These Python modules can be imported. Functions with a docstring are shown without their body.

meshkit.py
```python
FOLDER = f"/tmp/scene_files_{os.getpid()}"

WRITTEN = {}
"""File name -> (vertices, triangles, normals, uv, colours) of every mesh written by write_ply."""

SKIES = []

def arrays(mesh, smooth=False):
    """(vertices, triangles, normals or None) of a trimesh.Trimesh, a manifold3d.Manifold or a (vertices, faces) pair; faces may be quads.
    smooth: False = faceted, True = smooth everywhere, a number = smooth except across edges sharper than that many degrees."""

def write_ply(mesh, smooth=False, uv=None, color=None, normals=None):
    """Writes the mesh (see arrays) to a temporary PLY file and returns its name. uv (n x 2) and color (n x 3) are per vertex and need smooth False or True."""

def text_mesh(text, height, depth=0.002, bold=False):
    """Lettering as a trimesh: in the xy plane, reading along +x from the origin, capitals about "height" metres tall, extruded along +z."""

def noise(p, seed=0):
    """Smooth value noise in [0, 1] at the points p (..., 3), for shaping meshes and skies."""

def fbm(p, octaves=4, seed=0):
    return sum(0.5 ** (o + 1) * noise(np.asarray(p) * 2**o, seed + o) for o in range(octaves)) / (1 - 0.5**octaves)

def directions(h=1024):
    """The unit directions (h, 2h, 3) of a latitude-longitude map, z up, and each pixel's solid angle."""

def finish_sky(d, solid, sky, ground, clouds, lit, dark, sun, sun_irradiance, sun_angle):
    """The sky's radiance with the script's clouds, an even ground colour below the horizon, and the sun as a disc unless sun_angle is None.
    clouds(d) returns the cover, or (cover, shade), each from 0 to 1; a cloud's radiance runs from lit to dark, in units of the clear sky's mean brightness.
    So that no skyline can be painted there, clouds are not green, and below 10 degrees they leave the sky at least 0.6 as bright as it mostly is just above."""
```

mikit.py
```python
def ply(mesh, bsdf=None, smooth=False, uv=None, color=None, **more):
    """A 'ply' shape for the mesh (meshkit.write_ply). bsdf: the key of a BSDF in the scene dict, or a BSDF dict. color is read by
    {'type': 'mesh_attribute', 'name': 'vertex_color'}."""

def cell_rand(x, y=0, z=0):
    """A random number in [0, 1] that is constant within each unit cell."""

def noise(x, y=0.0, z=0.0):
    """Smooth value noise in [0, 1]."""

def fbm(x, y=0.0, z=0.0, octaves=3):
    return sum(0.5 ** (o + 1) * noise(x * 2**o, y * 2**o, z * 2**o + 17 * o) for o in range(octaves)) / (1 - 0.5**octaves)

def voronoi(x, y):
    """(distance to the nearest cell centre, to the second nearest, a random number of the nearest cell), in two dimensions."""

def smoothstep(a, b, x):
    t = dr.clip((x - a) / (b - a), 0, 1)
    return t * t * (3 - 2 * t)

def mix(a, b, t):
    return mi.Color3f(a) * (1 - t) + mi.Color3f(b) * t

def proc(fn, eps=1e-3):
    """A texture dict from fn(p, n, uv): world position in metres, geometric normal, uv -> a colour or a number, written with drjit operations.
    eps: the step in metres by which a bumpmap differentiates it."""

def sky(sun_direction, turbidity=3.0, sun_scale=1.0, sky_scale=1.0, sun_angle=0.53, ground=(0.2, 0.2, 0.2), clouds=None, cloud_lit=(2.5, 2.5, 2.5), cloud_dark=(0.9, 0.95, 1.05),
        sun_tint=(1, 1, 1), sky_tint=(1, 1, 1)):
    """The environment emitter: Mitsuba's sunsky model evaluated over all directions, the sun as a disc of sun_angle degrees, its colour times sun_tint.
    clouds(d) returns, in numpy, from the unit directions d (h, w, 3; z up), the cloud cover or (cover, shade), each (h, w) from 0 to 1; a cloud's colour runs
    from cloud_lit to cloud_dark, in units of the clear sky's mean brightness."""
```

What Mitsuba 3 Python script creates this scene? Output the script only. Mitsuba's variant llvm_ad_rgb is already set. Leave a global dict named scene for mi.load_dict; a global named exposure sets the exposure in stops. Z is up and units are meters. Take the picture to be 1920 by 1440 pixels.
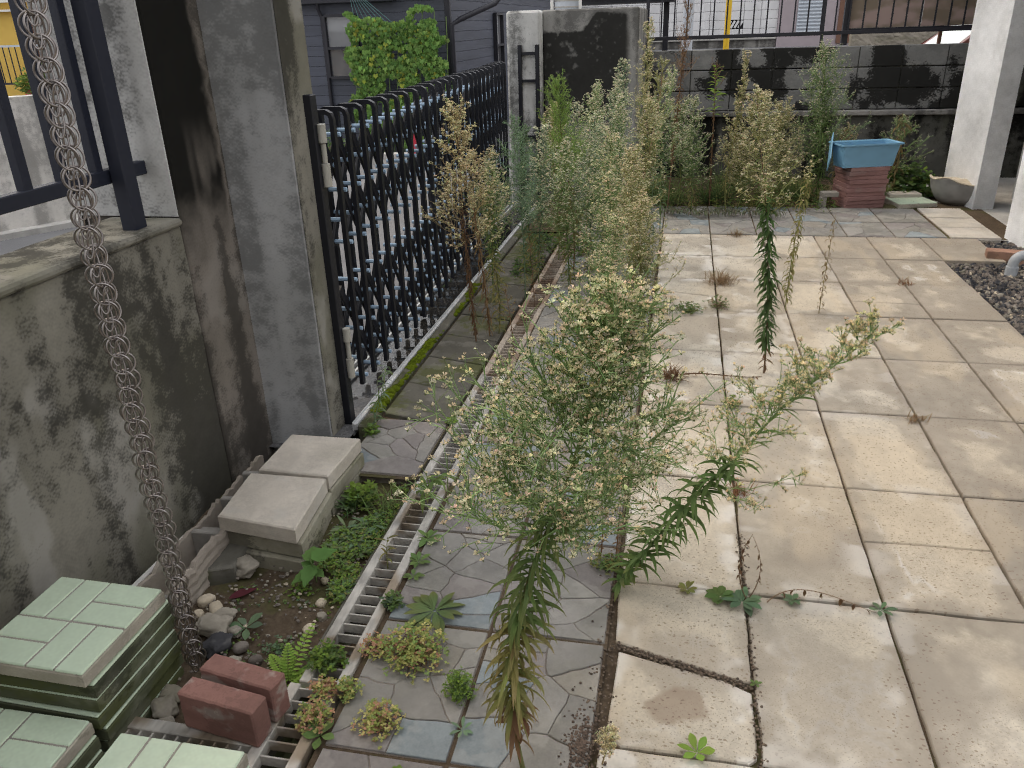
import math, random
import numpy as np, trimesh, drjit as dr, mitsuba as mi
import shapely, shapely.geometry as sg
import mikit, meshkit
from mikit import proc, noise, fbm, voronoi, cell_rand, smoothstep, mix
T = mi.ScalarTransform4f

# ------------------------------------------------------------------ camera, sky, exposure
EYE = np.array([0.1235, -1.9636, 1.5296])
FWD = np.array([-0.1932, 0.8918, -0.4091]); FWD /= np.linalg.norm(FWD)
UPV = np.array([-0.0540, 0.4072, 0.9118])
scene = {'type': 'scene'}
labels = {}
scene['camera'] = {'type': 'perspective', 'fov': 65.24, 'fov_axis': 'x', 'near_clip': 0.02, 'far_clip': 300.0,
                   'to_world': T().look_at(origin=EYE.tolist(), target=(EYE + FWD).tolist(), up=UPV.tolist())}
exposure = 2.3
scene['sky'] = mikit.sky((-0.62, 0.30, 0.85), turbidity=4, sun_scale=0.22, sky_scale=1.0, sun_angle=24,
                         clouds=lambda d: (np.ones(d.shape[:2]), .5*(1 - np.clip(d[..., 2], 0, 1))), cloud_lit=(2.9, 2.9, 2.95), cloud_dark=(1.15, 1.17, 1.22))

# ------------------------------------------------------------------ bookkeeping
R = np.random.default_rng(7)
def uniq(k):
    if k not in scene and k not in place: return k
    i = 1
    while '%s_%03d' % (k, i) in scene or '%s_%03d' % (k, i) in place: i += 1
    return '%s_%03d' % (k, i)
place = set()
def tag(k, label=None, cat=None, group=None, kind=None, category=None):
    cat = cat or category
    d = labels.setdefault(k, {})
    for a, b in (('label', label), ('category', cat), ('group', group), ('kind', kind)):
        if b: d[a] = b
    return k
def thing(name, label, cat, group=None):
    k = uniq(name); place.add(k)
    return tag(k, label, cat, group)
def put(name, mesh, bsdf, parent=None, smooth=False, ids=None, rnd=None, uv=None, color=None, **t):
    """one entry of the scene; ids = row of the masonry / concrete tables"""
    k = uniq(parent + '__' + name if parent else name)
    if isinstance(mesh, MB): mesh = mesh.mesh()
    if smooth is not True and smooth:
        tm = trimesh.Trimesh(np.asarray(mesh[0], float), tri(mesh[1]), process=False)
        tm = trimesh.graph.smooth_shade(tm, angle=math.radians(smooth), facet_minarea=None)
        mesh, smooth = (np.array(tm.vertices), np.array(tm.faces)), True
    v, f = mesh
    v = np.asarray(v, float)
    if ids is not None:
        uv = np.tile([ids + .5, R.random() if rnd is None else rnd], (len(v), 1))
    if color is not None and np.ndim(color) == 1:
        color = np.tile(color, (len(v), 1))
    scene[k] = mikit.ply((v, np.asarray(f)), bsdf, smooth=smooth, uv=uv, color=color)
    if t: tag(k, **t)
    return k

def tri(f):
    f = np.asarray(f, int)
    return f if f.shape[1] == 3 else np.vstack([f[:, [0, 1, 2]], f[:, [0, 2, 3]]])
# ------------------------------------------------------------------ mesh helpers
class MB:
    def __init__(s): s.v, s.f, s.c, s.n = [], [], [], 0
    def add(s, m, c=None):
        v, f = m
        v = np.asarray(v, float); f = np.asarray(f, int)
        if f.shape[1] == 4: f = np.vstack([f[:, [0, 1, 2]], f[:, [0, 2, 3]]])
        s.v.append(v); s.f.append(f + s.n); s.n += len(v)
        if c is not None: s.c.append(np.tile(c, (len(v), 1)) if np.ndim(c) == 1 else np.asarray(c))
        return s
    def mesh(s): return np.vstack(s.v), np.vstack(s.f)
    def col(s): return np.vstack(s.c)
BOXF = np.array([[0, 2, 3, 1], [4, 5, 7, 6], [0, 1, 5, 4], [2, 6, 7, 3], [0, 4, 6, 2], [1, 3, 7, 5]])
def box(x0, x1, y0, y1, z0, z1):
    v = np.array([[x, y, z] for z in (z0, z1) for y in (y0, y1) for x in (x0, x1)], float)
    return v, BOXF
def hull(p):
    h = trimesh.convex.convex_hull(np.asarray(p, float))
    return np.array(h.vertices), np.array(h.faces)
def cbox(x0, x1, y0, y1, z0, z1, c=.004):
    """chamfered box"""
    p = []
    for sx in (0, 1):
        for sy in (0, 1):
            for sz in (0, 1):
                a = np.array([(x0, x1)[sx], (y0, y1)[sy], (z0, z1)[sz]]); d = np.array([1 - 2*sx, 1 - 2*sy, 1 - 2*sz]) * c
                p += [a + d*[0, 1, 1], a + d*[1, 0, 1], a + d*[1, 1, 0]]
    return hull(p)
def rotz(m, deg, c=(0, 0)):
    v, f = m; a = math.radians(deg); v = np.array(v, float)
    x, y = v[:, 0] - c[0], v[:, 1] - c[1]
    v[:, 0] = c[0] + x*math.cos(a) - y*math.sin(a); v[:, 1] = c[1] + x*math.sin(a) + y*math.cos(a)
    return v, f
def move(m, d): return np.asarray(m[0], float) + np.asarray(d, float), m[1]
def obox(c, sx, sy, z0, z1, deg=0, ch=.004):
    return rotz(cbox(c[0] - sx/2, c[0] + sx/2, c[1] - sy/2, c[1] + sy/2, z0, z1, ch), deg, c)
def quadbox(pts, z0, z1, ch=.004):
    """prism over a quad given by ground corners, chamfered"""
    pts = np.asarray(pts, float); cen = pts.mean(0); p = []
    for q in pts:
        i = q + (cen - q) / np.linalg.norm(cen - q) * ch * 1.4
        p += [(*i, z0), (*q, z0 + ch), (*q, z1 - ch), (*i, z1)]
    return hull(p)
def tube(path, r, n=8, caps=True):
    P = np.asarray(path, float); m = len(P); r = np.broadcast_to(r, (m,))
    t = np.gradient(P, axis=0); t /= np.linalg.norm(t, axis=1, keepdims=True) + 1e-12
    a = np.array([0, 0, 1.]) if abs(t[0, 2]) < .9 else np.array([1., 0, 0])
    x = np.cross(a, t[0]); x /= np.linalg.norm(x); X = []
    for i in range(m):
        x = x - t[i] * (x @ t[i]); x /= np.linalg.norm(x) + 1e-12; X.append(x)
    X = np.array(X); Y = np.cross(t, X); an = np.arange(n) * 2*np.pi/n
    v = P[:, None] + r[:, None, None] * (np.cos(an)[None, :, None]*X[:, None] + np.sin(an)[None, :, None]*Y[:, None])
    v = v.reshape(-1, 3); i = np.arange(m - 1)[:, None]*n; j = np.arange(n)[None]; k = (j + 1) % n
    f = np.stack([i + j, i + k, i + n + k, i + n + j], -1).reshape(-1, 4)
    f = np.vstack([f[:, [0, 1, 2]], f[:, [0, 2, 3]]])
    if caps and n > 2:
        e = [[0, q + 1, q] for q in range(1, n - 1)] + [[(m-1)*n, (m-1)*n + q, (m-1)*n + q + 1] for q in range(1, n - 1)]
        f = np.vstack([f, e])
    return v, f
def bar(a, b, w, h, up=(0, 0, 1), ch=.0):
    """rectangular bar from a to b, w across, h along up"""
    a, b = np.asarray(a, float), np.asarray(b, float); t = (b - a)/np.linalg.norm(b - a)
    u = np.asarray(up, float); u = u - t*(u @ t); u /= np.linalg.norm(u); s = np.cross(t, u)
    if ch:
        p = []
        for e, q in ((a, 1), (b, -1)):
            for i in (-1, 1):
                for j in (-1, 1):
                    p += [e + s*i*(w/2 - ch) + u*j*h/2, e + s*i*w/2 + u*j*(h/2 - ch)]
        return hull(p)
    v = np.array([e + s*w/2*i + u*h/2*j for e in (a, b) for j in (-1, 1) for i in (-1, 1)])
    return v, BOXF
def prism(poly, z0, z1, b=.003, jit=0.):
    """upright prism with a bevelled top over a (near convex) ring"""
    P = np.asarray(poly, float); n = len(P); c = P.mean(0)
    d = c - P; L = np.linalg.norm(d, axis=1, keepdims=True); Q = P + d/L*np.minimum(b, L*.3)
    tilt = R.normal(0, jit, 2) if jit else np.zeros(2)
    zz = lambda q: z1 + (q - c) @ tilt
    v = np.vstack([np.c_[P, np.full(n, z0)], np.c_[P, zz(P) - b], np.c_[Q, zz(Q)], [[*c, z1]]])
    i = np.arange(n); k = (i + 1) % n
    f = np.vstack([np.c_[i, k, n + k], np.c_[i, n + k, n + i], np.c_[n + i, n + k, 2*n + k], np.c_[n + i, 2*n + k, 2*n + i], np.c_[2*n + i, 2*n + k, np.full(n, 3*n)]])
    return v, f
def sheet(x0, x1, y0, y1, z, nx=2, ny=2, amp=0, fr=3., seed=0):
    X, Y = np.meshgrid(np.linspace(x0, x1, nx), np.linspace(y0, y1, ny))
    Z = np.full(X.shape, float(z))
    if amp: Z = Z + amp*(meshkit.fbm(np.stack([X*fr, Y*fr, 0*X], -1), 4, seed) - .5)*2
    i = (np.arange(ny - 1)[:, None]*nx + np.arange(nx - 1)[None]).ravel()
    return np.stack([X, Y, Z], -1).reshape(-1, 3), np.stack([i, i + 1, i + nx + 1, i + nx], 1)
ICO = {k: (lambda s: (np.array(s.vertices), np.array(s.faces)))(trimesh.creation.icosphere(subdivisions=k)) for k in (1, 2, 3)}
def rock(c, size, seed, sub=2, rough=.35, flat=1.0, deg=None):
    v, f = ICO[sub]; s = np.asarray(size, float)*.5
    n = meshkit.fbm(v*1.5 + seed*7.3, 3, seed)[:, None]
    w = v*(1 - rough + 2*rough*n)
    w = np.sign(w)*np.abs(w)**.85 * s
    return move(rotz((w, f), (seed*77) % 360 if deg is None else deg), c)
def loft(rings):
    """closed rings (m, n, 3) -> surface with caps"""
    V = np.asarray(rings, float); m, n = V.shape[:2]; i = np.arange(m - 1)[:, None]*n; j = np.arange(n)[None]; k = (j + 1) % n
    f = np.stack([i + j, i + k, i + n + k, i + n + j], -1).reshape(-1, 4); f = np.vstack([f[:, [0, 1, 2]], f[:, [0, 2, 3]]])
    e = [[0, q + 1, q] for q in range(1, n - 1)] + [[(m-1)*n, (m-1)*n + q, (m-1)*n + q + 1] for q in range(1, n - 1)]
    return V.reshape(-1, 3), np.vstack([f, e])

# ------------------------------------------------------------------ materials
def princ(c, rough=.8, spec=.3, metal=0., **k):
    return {'type': 'principled', 'base_color': c if isinstance(c, dict) else {'type': 'rgb', 'value': list(c)}, 'roughness': rough, 'specular': spec, 'metallic': metal, **k}
def M(key, c, rough=.8, spec=.3, metal=0., bump=None, scale=1., **k):
    if callable(c): c = proc(c)
    b = princ(c, rough, spec, metal, **k)
    if bump is not None: b = {'type': 'bumpmap', 'arbitrary': proc(bump, eps=2e-3), 'scale': scale, 'bsdf': b}
    scene[key] = {'type': 'twosided', 'bsdf': b}
def table(i, rows):
    c = mi.Color3f(*rows[0])
    for k in range(1, len(rows)): c = dr.select(dr.abs(i - k) < .5, mi.Color3f(*rows[k]), c)
    return c
def tab1(i, rows):
    c = mi.Float(rows[0])
    for k in range(1, len(rows)): c = dr.select(dr.abs(i - k) < .5, mi.Float(rows[k]), c)
    return c
#           0 grey stone     1 purple         2 blue slate     3 tan           4 red brick     5 brown brick   6 paver          7 dark slab    8 block
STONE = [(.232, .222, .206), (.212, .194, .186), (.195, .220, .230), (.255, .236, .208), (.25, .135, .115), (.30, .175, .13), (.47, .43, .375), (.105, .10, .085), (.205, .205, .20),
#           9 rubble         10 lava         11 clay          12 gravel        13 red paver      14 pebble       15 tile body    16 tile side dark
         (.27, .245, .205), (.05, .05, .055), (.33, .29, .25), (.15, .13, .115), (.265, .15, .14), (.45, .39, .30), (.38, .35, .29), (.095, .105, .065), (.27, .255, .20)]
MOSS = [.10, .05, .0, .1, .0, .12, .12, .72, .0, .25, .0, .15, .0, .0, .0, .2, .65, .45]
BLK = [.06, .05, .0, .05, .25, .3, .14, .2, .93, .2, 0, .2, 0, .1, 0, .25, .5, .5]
def stone_fn(p, n, uv):
    i = dr.floor(uv.x)
    n1 = fbm(p.x*9, p.y*9, p.z*9); n2 = fbm(p.x*70, p.y*70, p.z*70, 2); n3 = noise(p.x*260, p.y*260, p.z*260)
    c = table(i, STONE) * (.62 + .42*n1 + .22*n2 + .14*n3) * (.86 + .28*uv.y)
    g = fbm(p.x*5 + 3, p.y*5, p.z*9 + 8)
    ms = smoothstep(.50, .66, g + .25*(n2 - .5)) * tab1(i, MOSS)
    c = mix(c, mi.Color3f(.075, .085, .025), ms)
    st = fbm(p.x*4 + 11, p.y*4 + 5, p.z*2.2)
    bk = smoothstep(.525, .60, st + .30*(n1 - .5) + .22*(n2 - .5) + .10*(n3 - .5)) * tab1(i, BLK)
    ef = smoothstep(.57, .68, fbm(p.x*13 + 7, p.y*13, p.z*13, 4) + .1*(n2 - .5)) * dr.select((i > 3.5) & (i < 6.5), .5, dr.select(i < 3.5, .16, .12))
    c = mix(c, mi.Color3f(.45, .43, .39), ef)
    return mix(c, mi.Color3f(.014, .014, .013), bk)
def stone_bump(p, n, uv): return .0035*fbm(p.x*22, p.y*22, p.z*22, 3) + .0008*noise(p.x*240, p.y*240, p.z*240)
M('masonry', stone_fn, .88, .14, bump=stone_bump)
# poured concrete:  0 grey pier  1 low wall  2 dark pier side  3 gate pier  4 far pier  5 far block  6 pale column  7 street wall  8 base wall 9 light kerb
CON = [(.29, .28, .265), (.215, .205, .175), (.19, .17, .15), (.34, .345, .35), (.50, .50, .49), (.27, .265, .255), (.70, .71, .72), (.55, .53, .50), (.10, .10, .09), (.42, .41, .39)]
CBL = [.70, .78, .72, .55, .74, .62, .05, .5, .97, .2]
def con_fn(p, n, uv):
    i = dr.floor(uv.x)
    n1 = fbm(p.x*3.2, p.y*3.2, p.z*3.2); n2 = fbm(p.x*26, p.y*26, p.z*22); n3 = noise(p.x*170, p.y*170, p.z*170)
    c = table(i, CON) * (.50 + .55*n1 + .32*n2 + .22*n3)
    st = fbm(p.x*8 + 2, p.y*8, p.z*.6 + 3, 4)                                       # rain streaks
    bl = fbm(p.x*2.3 + 9, p.y*2.3 + 4, p.z*1.7, 4)
    bk = smoothstep(.415, .61, .62*st + .38*bl + .26*(n2 - .5) + .12*(n3 - .5)) * tab1(i, CBL)
    # black algae sheets with their own outline: the dark pier side and the far block
    wob = .16*(fbm(p.x*4, p.y*4, p.z*3) - .5) + .06*(n2 - .5)
    a = smoothstep(.72, 1.00, p.z + 1.6*wob) * smoothstep(.012, .07, dr.abs(p.y - .735 + .5*wob)) * dr.select(dr.abs(i - 2) < .5, 1., 0.)
    a = a * (.985 - .45*smoothstep(.50, .66, fbm(p.x*9, p.y*9 + 3, p.z*2.2 + 1))*smoothstep(1.30, 1.12, p.z))
    b = smoothstep(1.50, 1.46, p.z + .8*wob + .10*smoothstep(-.85, -.75, p.x)*0 - .12*smoothstep(-.80, -.66, p.x)) * smoothstep(.55, .80, p.z + wob) * smoothstep(-.35, -.42, p.x + wob*.3) * dr.select(dr.abs(i - 5) < .5, .93, 0.)
    b = b * (1 - .40*smoothstep(.56, .72, n2*.5 + st*.5))
    dk = dr.maximum(dr.maximum(bk, a), b)
    c = mix(c, mi.Color3f(.012, .012, .011), dk)
    gm = smoothstep(.52, .68, fbm(p.x*5, p.y*5, p.z*2 + 7)) * dr.select((dr.abs(i - 1) < .5) | (dr.abs(i - 8) < .5), .35, .08)
    c = mix(c, mi.Color3f(.085, .088, .045), gm*(1 - dk))
    ef = smoothstep(.60, .72, fbm(p.x*6 + 5, p.y*6 + 8, p.z*3, 4)) * dr.select((dr.abs(i - 1) < .5) | (dr.abs(i - 4) < .5), .5, .16)
    return mix(c, mi.Color3f(.36, .35, .33), ef*(1 - dk))
def con_bump(p, n, uv): return .004*fbm(p.x*14, p.y*14, p.z*14, 3) + .0012*noise(p.x*150, p.y*150, p.z*150)
M('concrete', con_fn, .92, .06, bump=con_bump)
# cream patio slabs: uv = (column + u, row + v)
def slab_fn(p, n, uv):
    cx, ry = dr.floor(uv.x), dr.floor(uv.y); u, v = uv.x - cx, uv.y - ry
    r1, r2, r3 = cell_rand(cx, ry, 1), cell_rand(cx, ry, 2), cell_rand(cx, ry, 3)
    n1 = fbm(p.x*5, p.y*5, 0); n2 = fbm(p.x*26, p.y*26, 3); n3 = noise(p.x*230, p.y*230, 1); nl = fbm(p.x*1.1 + 4, p.y*1.1, 8)
    e = dr.minimum(dr.minimum(u, 1 - u)*.37, dr.minimum(v, 1 - v)*.62) + .03*(n1 - .5) + .012*(n2 - .5)
    grey = dr.clip(.12 + .27*cx, 0, 1)
    c = mix(mi.Color3f(.485, .445, .375), mi.Color3f(.435, .385, .305), smoothstep(.3, .7, nl))
    c = mix(c, mi.Color3f(.345, .30, .24), dr.clip(grey - .2, 0, 1)*(.35 + .55*r2))
    c = c * (.66 + .24*n1 + .22*n2 + .16*n3 + .14*fbm(p.x*75, p.y*75, 2, 2))
    # free weathering, different on every slab: grey brown grime that thickens towards the right and the joints, pale lime traces along its edge
    w2 = fbm(p.x*17, p.y*17, 9, 4) - .5
    g1 = fbm(p.x*2.3 + 9*r1, p.y*1.8 + 9*r2, 4, 5) + .20*w2
    g2 = fbm(p.x*5.5 + 9*r3, p.y*3.6 + 3*r1, 7, 4) + .12*w2
    lev = .635 - .27*grey*(.40 + .75*r1) - .55*smoothstep(.12, .0, e)*(.12 + .30*grey)
    gr = smoothstep(lev - .05, lev + .08, .62*g1 + .38*g2)
    c = mix(c, mi.Color3f(.255, .226, .188)*(.68 + .4*n1 + .25*n2), gr*dr.clip(.35 + .5*grey, 0, .82))
    lime = smoothstep(.026, .0, dr.abs(.62*g1 + .38*g2 - lev + .035)) * smoothstep(.50, .62, fbm(p.x*3 + 3, p.y*3 + 9 + 4*r2, 2)) * dr.clip(.2 + grey, 0, 1) * (.4 + n2)
    c = mix(c, mi.Color3f(.53, .53, .525), .55*lime)
    rim = smoothstep(.05, .0, e) * (.10 + .35*smoothstep(.45, .6, n1))
    c = mix(c, mi.Color3f(.24, .20, .16), rim)
    damp = smoothstep(.56, .68, fbm(p.x*3.1 + 15, p.y*3.1 + 2, 6, 4) + .12*(r3 - .5)) * .55
    c = mix(c, mi.Color3f(.25, .215, .175), damp*(.5 + .6*n2))
    # warm rust drips
    c = mix(c, mi.Color3f(.46, .385, .28), .35*smoothstep(.55, .68, fbm(p.x*5 + 31, p.y*2.2, 3, 4)))
    # spilt cement stain on one slab
    sx, sy = (p.x - .18), (p.y + .455)
    c = mix(c, mi.Color3f(.26, .20, .15), .7*smoothstep(.085, .05, dr.sqrt(sx*sx + sy*sy*1.6) + .12*(n1 - .5) + .06*(n2 - .5)))
    # little pits and specks, lengthened along x
    a, b, w = voronoi(p.x*58 + 1.4*n2, p.y*74 + 1.4*n1)
    pr = .06 + .30*dr.maximum(w - .45, 0.)
    pit = smoothstep(pr + .05, pr - .02, a) * dr.select(w > .45, 1., 0.) * smoothstep(.36, .60, fbm(p.x*4 + 6, p.y*4, 5) + .22*r2)
    c = mix(c, mi.Color3f(.17, .125, .085), .62*pit)
    a2, b2, w2 = voronoi(p.x*150, p.y*190)
    c = mix(c, mi.Color3f(.2, .165, .12), .5*smoothstep(.28, .15, a2)*dr.select(w2 > .6, 1., 0.)*smoothstep(.40, .62, fbm(p.x*3, p.y*3 + 5, 2)))
    wt = smoothstep(.54, .68, fbm(p.x*9, p.y*9 + 2, 6)) * smoothstep(.10, .02, e) * (1 - grey)
    return mix(c, mi.Color3f(.70, .68, .64), .6*wt)
def slab_bump(p, n, uv):
    return .0024*fbm(p.x*30, p.y*30, p.z*30, 3) + .0012*noise(p.x*210, p.y*210, 3)
M('slab', slab_fn, .85, .15, bump=slab_bump)
def soil_fn(p, n, uv):
    n1 = fbm(p.x*8, p.y*8, p.z*8); n2 = noise(p.x*140, p.y*140, p.z*140); n3 = noise(p.x*420, p.y*420, p.z*420)
    c = mix(mi.Color3f(.055, .040, .028), mi.Color3f(.115, .088, .062), n1) * (.6 + .5*n2 + .3*n3)
    return mix(c, mi.Color3f(.06, .075, .018), .40*smoothstep(.52, .66, fbm(p.x*6 + 4, p.y*6, 3) + .1*(n2 - .5)))
M('soil', soil_fn, .95, .05, bump=lambda p, n, uv: .006*fbm(p.x*60, p.y*60, p.z*60, 3), scale=1.)
def road_fn(p, n, uv):
    n1 = fbm(p.x*2, p.y*2, 0); n2 = noise(p.x*120, p.y*120, 2); n3 = noise(p.x*330, p.y*330, 5)
    return mi.Color3f(.145, .145, .15) * (.75 + .35*n1 + .12*n2 + .05*n3)
M('asphalt', road_fn, .8, .3)
def wet_fn(p, n, uv):
    n1 = fbm(p.x*3, p.y*3, 0); n2 = noise(p.x*130, p.y*130, 2); n3 = noise(p.x*300, p.y*300, 5)
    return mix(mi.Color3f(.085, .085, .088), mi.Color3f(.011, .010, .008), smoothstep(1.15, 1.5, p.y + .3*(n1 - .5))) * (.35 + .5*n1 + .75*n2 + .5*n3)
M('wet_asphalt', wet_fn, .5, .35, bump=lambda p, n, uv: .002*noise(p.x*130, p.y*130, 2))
M('edge_metal', lambda p, n, uv: mi.Color3f(.52, .53, .54)*(.6 + .6*fbm(p.x*9, p.y*6, p.z*9)), .45, .5)
M('black_metal', (.012, .013, .018), .42, .35)
M('navy_metal', (.016, .019, .032), .45, .35)
M('pin_metal', (.29, .41, .55), .35, .5)
M('cream_metal', (.36, .35, .31), .4, .5)
M('steel', (.36, .33, .32), .33, .5, 1.0)
M('alu', lambda p, n, uv: mix(mi.Color3f(.46, .44, .405), mi.Color3f(.27, .22, .165), smoothstep(.56, .70, fbm(p.x*11 + 4, p.y*7, p.z*11)))*(.30 + .95*fbm(p.x*16, p.y*16, p.z*16) + .25*noise(p.x*150, p.y*50, p.z*150)), .45, .5, .25)
M('rust_rail', lambda p, n, uv: mix(mi.Color3f(.42, .36, .30), mi.Color3f(.24, .17, .125), smoothstep(.35, .65, fbm(p.x*14, p.y*9, p.z*14)))*(.75 + .5*noise(p.x*120, p.y*60, p.z*60)), .6, .4)
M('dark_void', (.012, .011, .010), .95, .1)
M('tile_glaze', lambda p, n, uv: mi.Color3f(.49, .585, .45)*(.84 + .2*fbm(p.x*11, p.y*11, p.z*11) + .10*noise(p.x*170, p.y*170, p.z*170)), .38, .45, bump=lambda p, n, uv: .0016*fbm(p.x*30, p.y*30, p.z*30, 2))
M('navy_board', lambda p, n, uv: mi.Color3f(.060, .066, .088)*(.8 + .35*noise(p.x*1.3, p.y*1.3, p.z*9) + .2*noise(p.x*2, p.y*2, p.z*90)), .55, .4)
M('dark_frame', (.022, .022, .03), .45, .4)
scene['pane'] = {'type': 'thindielectric'}
M('room', (.10, .10, .11), .9, .2)
M('blind_grey', (.22, .225, .24), .9, .2)
M('curtain', (.55, .56, .58), .9, .2)
M('white_plastic', (.70, .69, .66), .45, .4)
M('blue_plastic', lambda p, n, uv: mi.Color3f(.19, .385, .55)*(.86 + .2*fbm(p.x*9, p.y*9, p.z*9)), .42, .4)
M('rubber', lambda p, n, uv: mi.Color3f(.25, .245, .235)*(.6 + .7*fbm(p.x*14, p.y*14, p.z*14)), .7, .3)
M('white_wall', lambda p, n, uv: mi.Color3f(.66, .66, .67)*(.78 + .35*fbm(p.x*3, p.y*3, p.z*2)), .8, .3)
M('mauve_wall', lambda p, n, uv: mi.Color3f(.36, .31, .33)*(.85 + .25*fbm(p.x*5, p.y*5, p.z*5)), .7, .3)
M('brown_panel', lambda p, n, uv: mix(mi.Color3f(.43, .32, .29), mi.Color3f(.24, .19, .14), smoothstep(.42, .62, fbm(p.x*3, p.y*3, p.z*6) + .12*fbm(p.x*20, p.y*20, p.z*20))), .6, .4)
M('yellow_paint', (.72, .47, .03), .5, .4)
M('yellow_wall', (.62, .42, .10), .8, .3)
M('brown_wood', (.16, .085, .06), .65, .3)
M('pole_grey', (.48, .52, .57), .6, .3)
M('red_plastic', (.55, .04, .07), .5, .4)
M('car_paint', (.62, .66, .66), .25, .5, clearcoat=.6)
M('car_red', (.16, .06, .05), .3, .5, clearcoat=.6)
M('black_rubber', (.02, .02, .02), .8, .2)
M('pvc', (.36, .38, .40), .4, .4)
scene['water'] = {'type': 'dielectric', 'int_ior': 1.33}
VC = {'type': 'mesh_attribute', 'name': 'vertex_color'}
scene['leaf'] = {'type': 'principledthin', 'base_color': VC, 'roughness': .5, 'diff_trans': .7, 'spec_trans': 0.0, 'eta': 1.4}
M('stalk', VC, .7, .3)

# ================================================================== SETTING
S = 'structure'
put('ground', sheet(-40, 40, -30, 60, -.22), 'soil', kind=S, label='soil under the whole yard')
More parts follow.
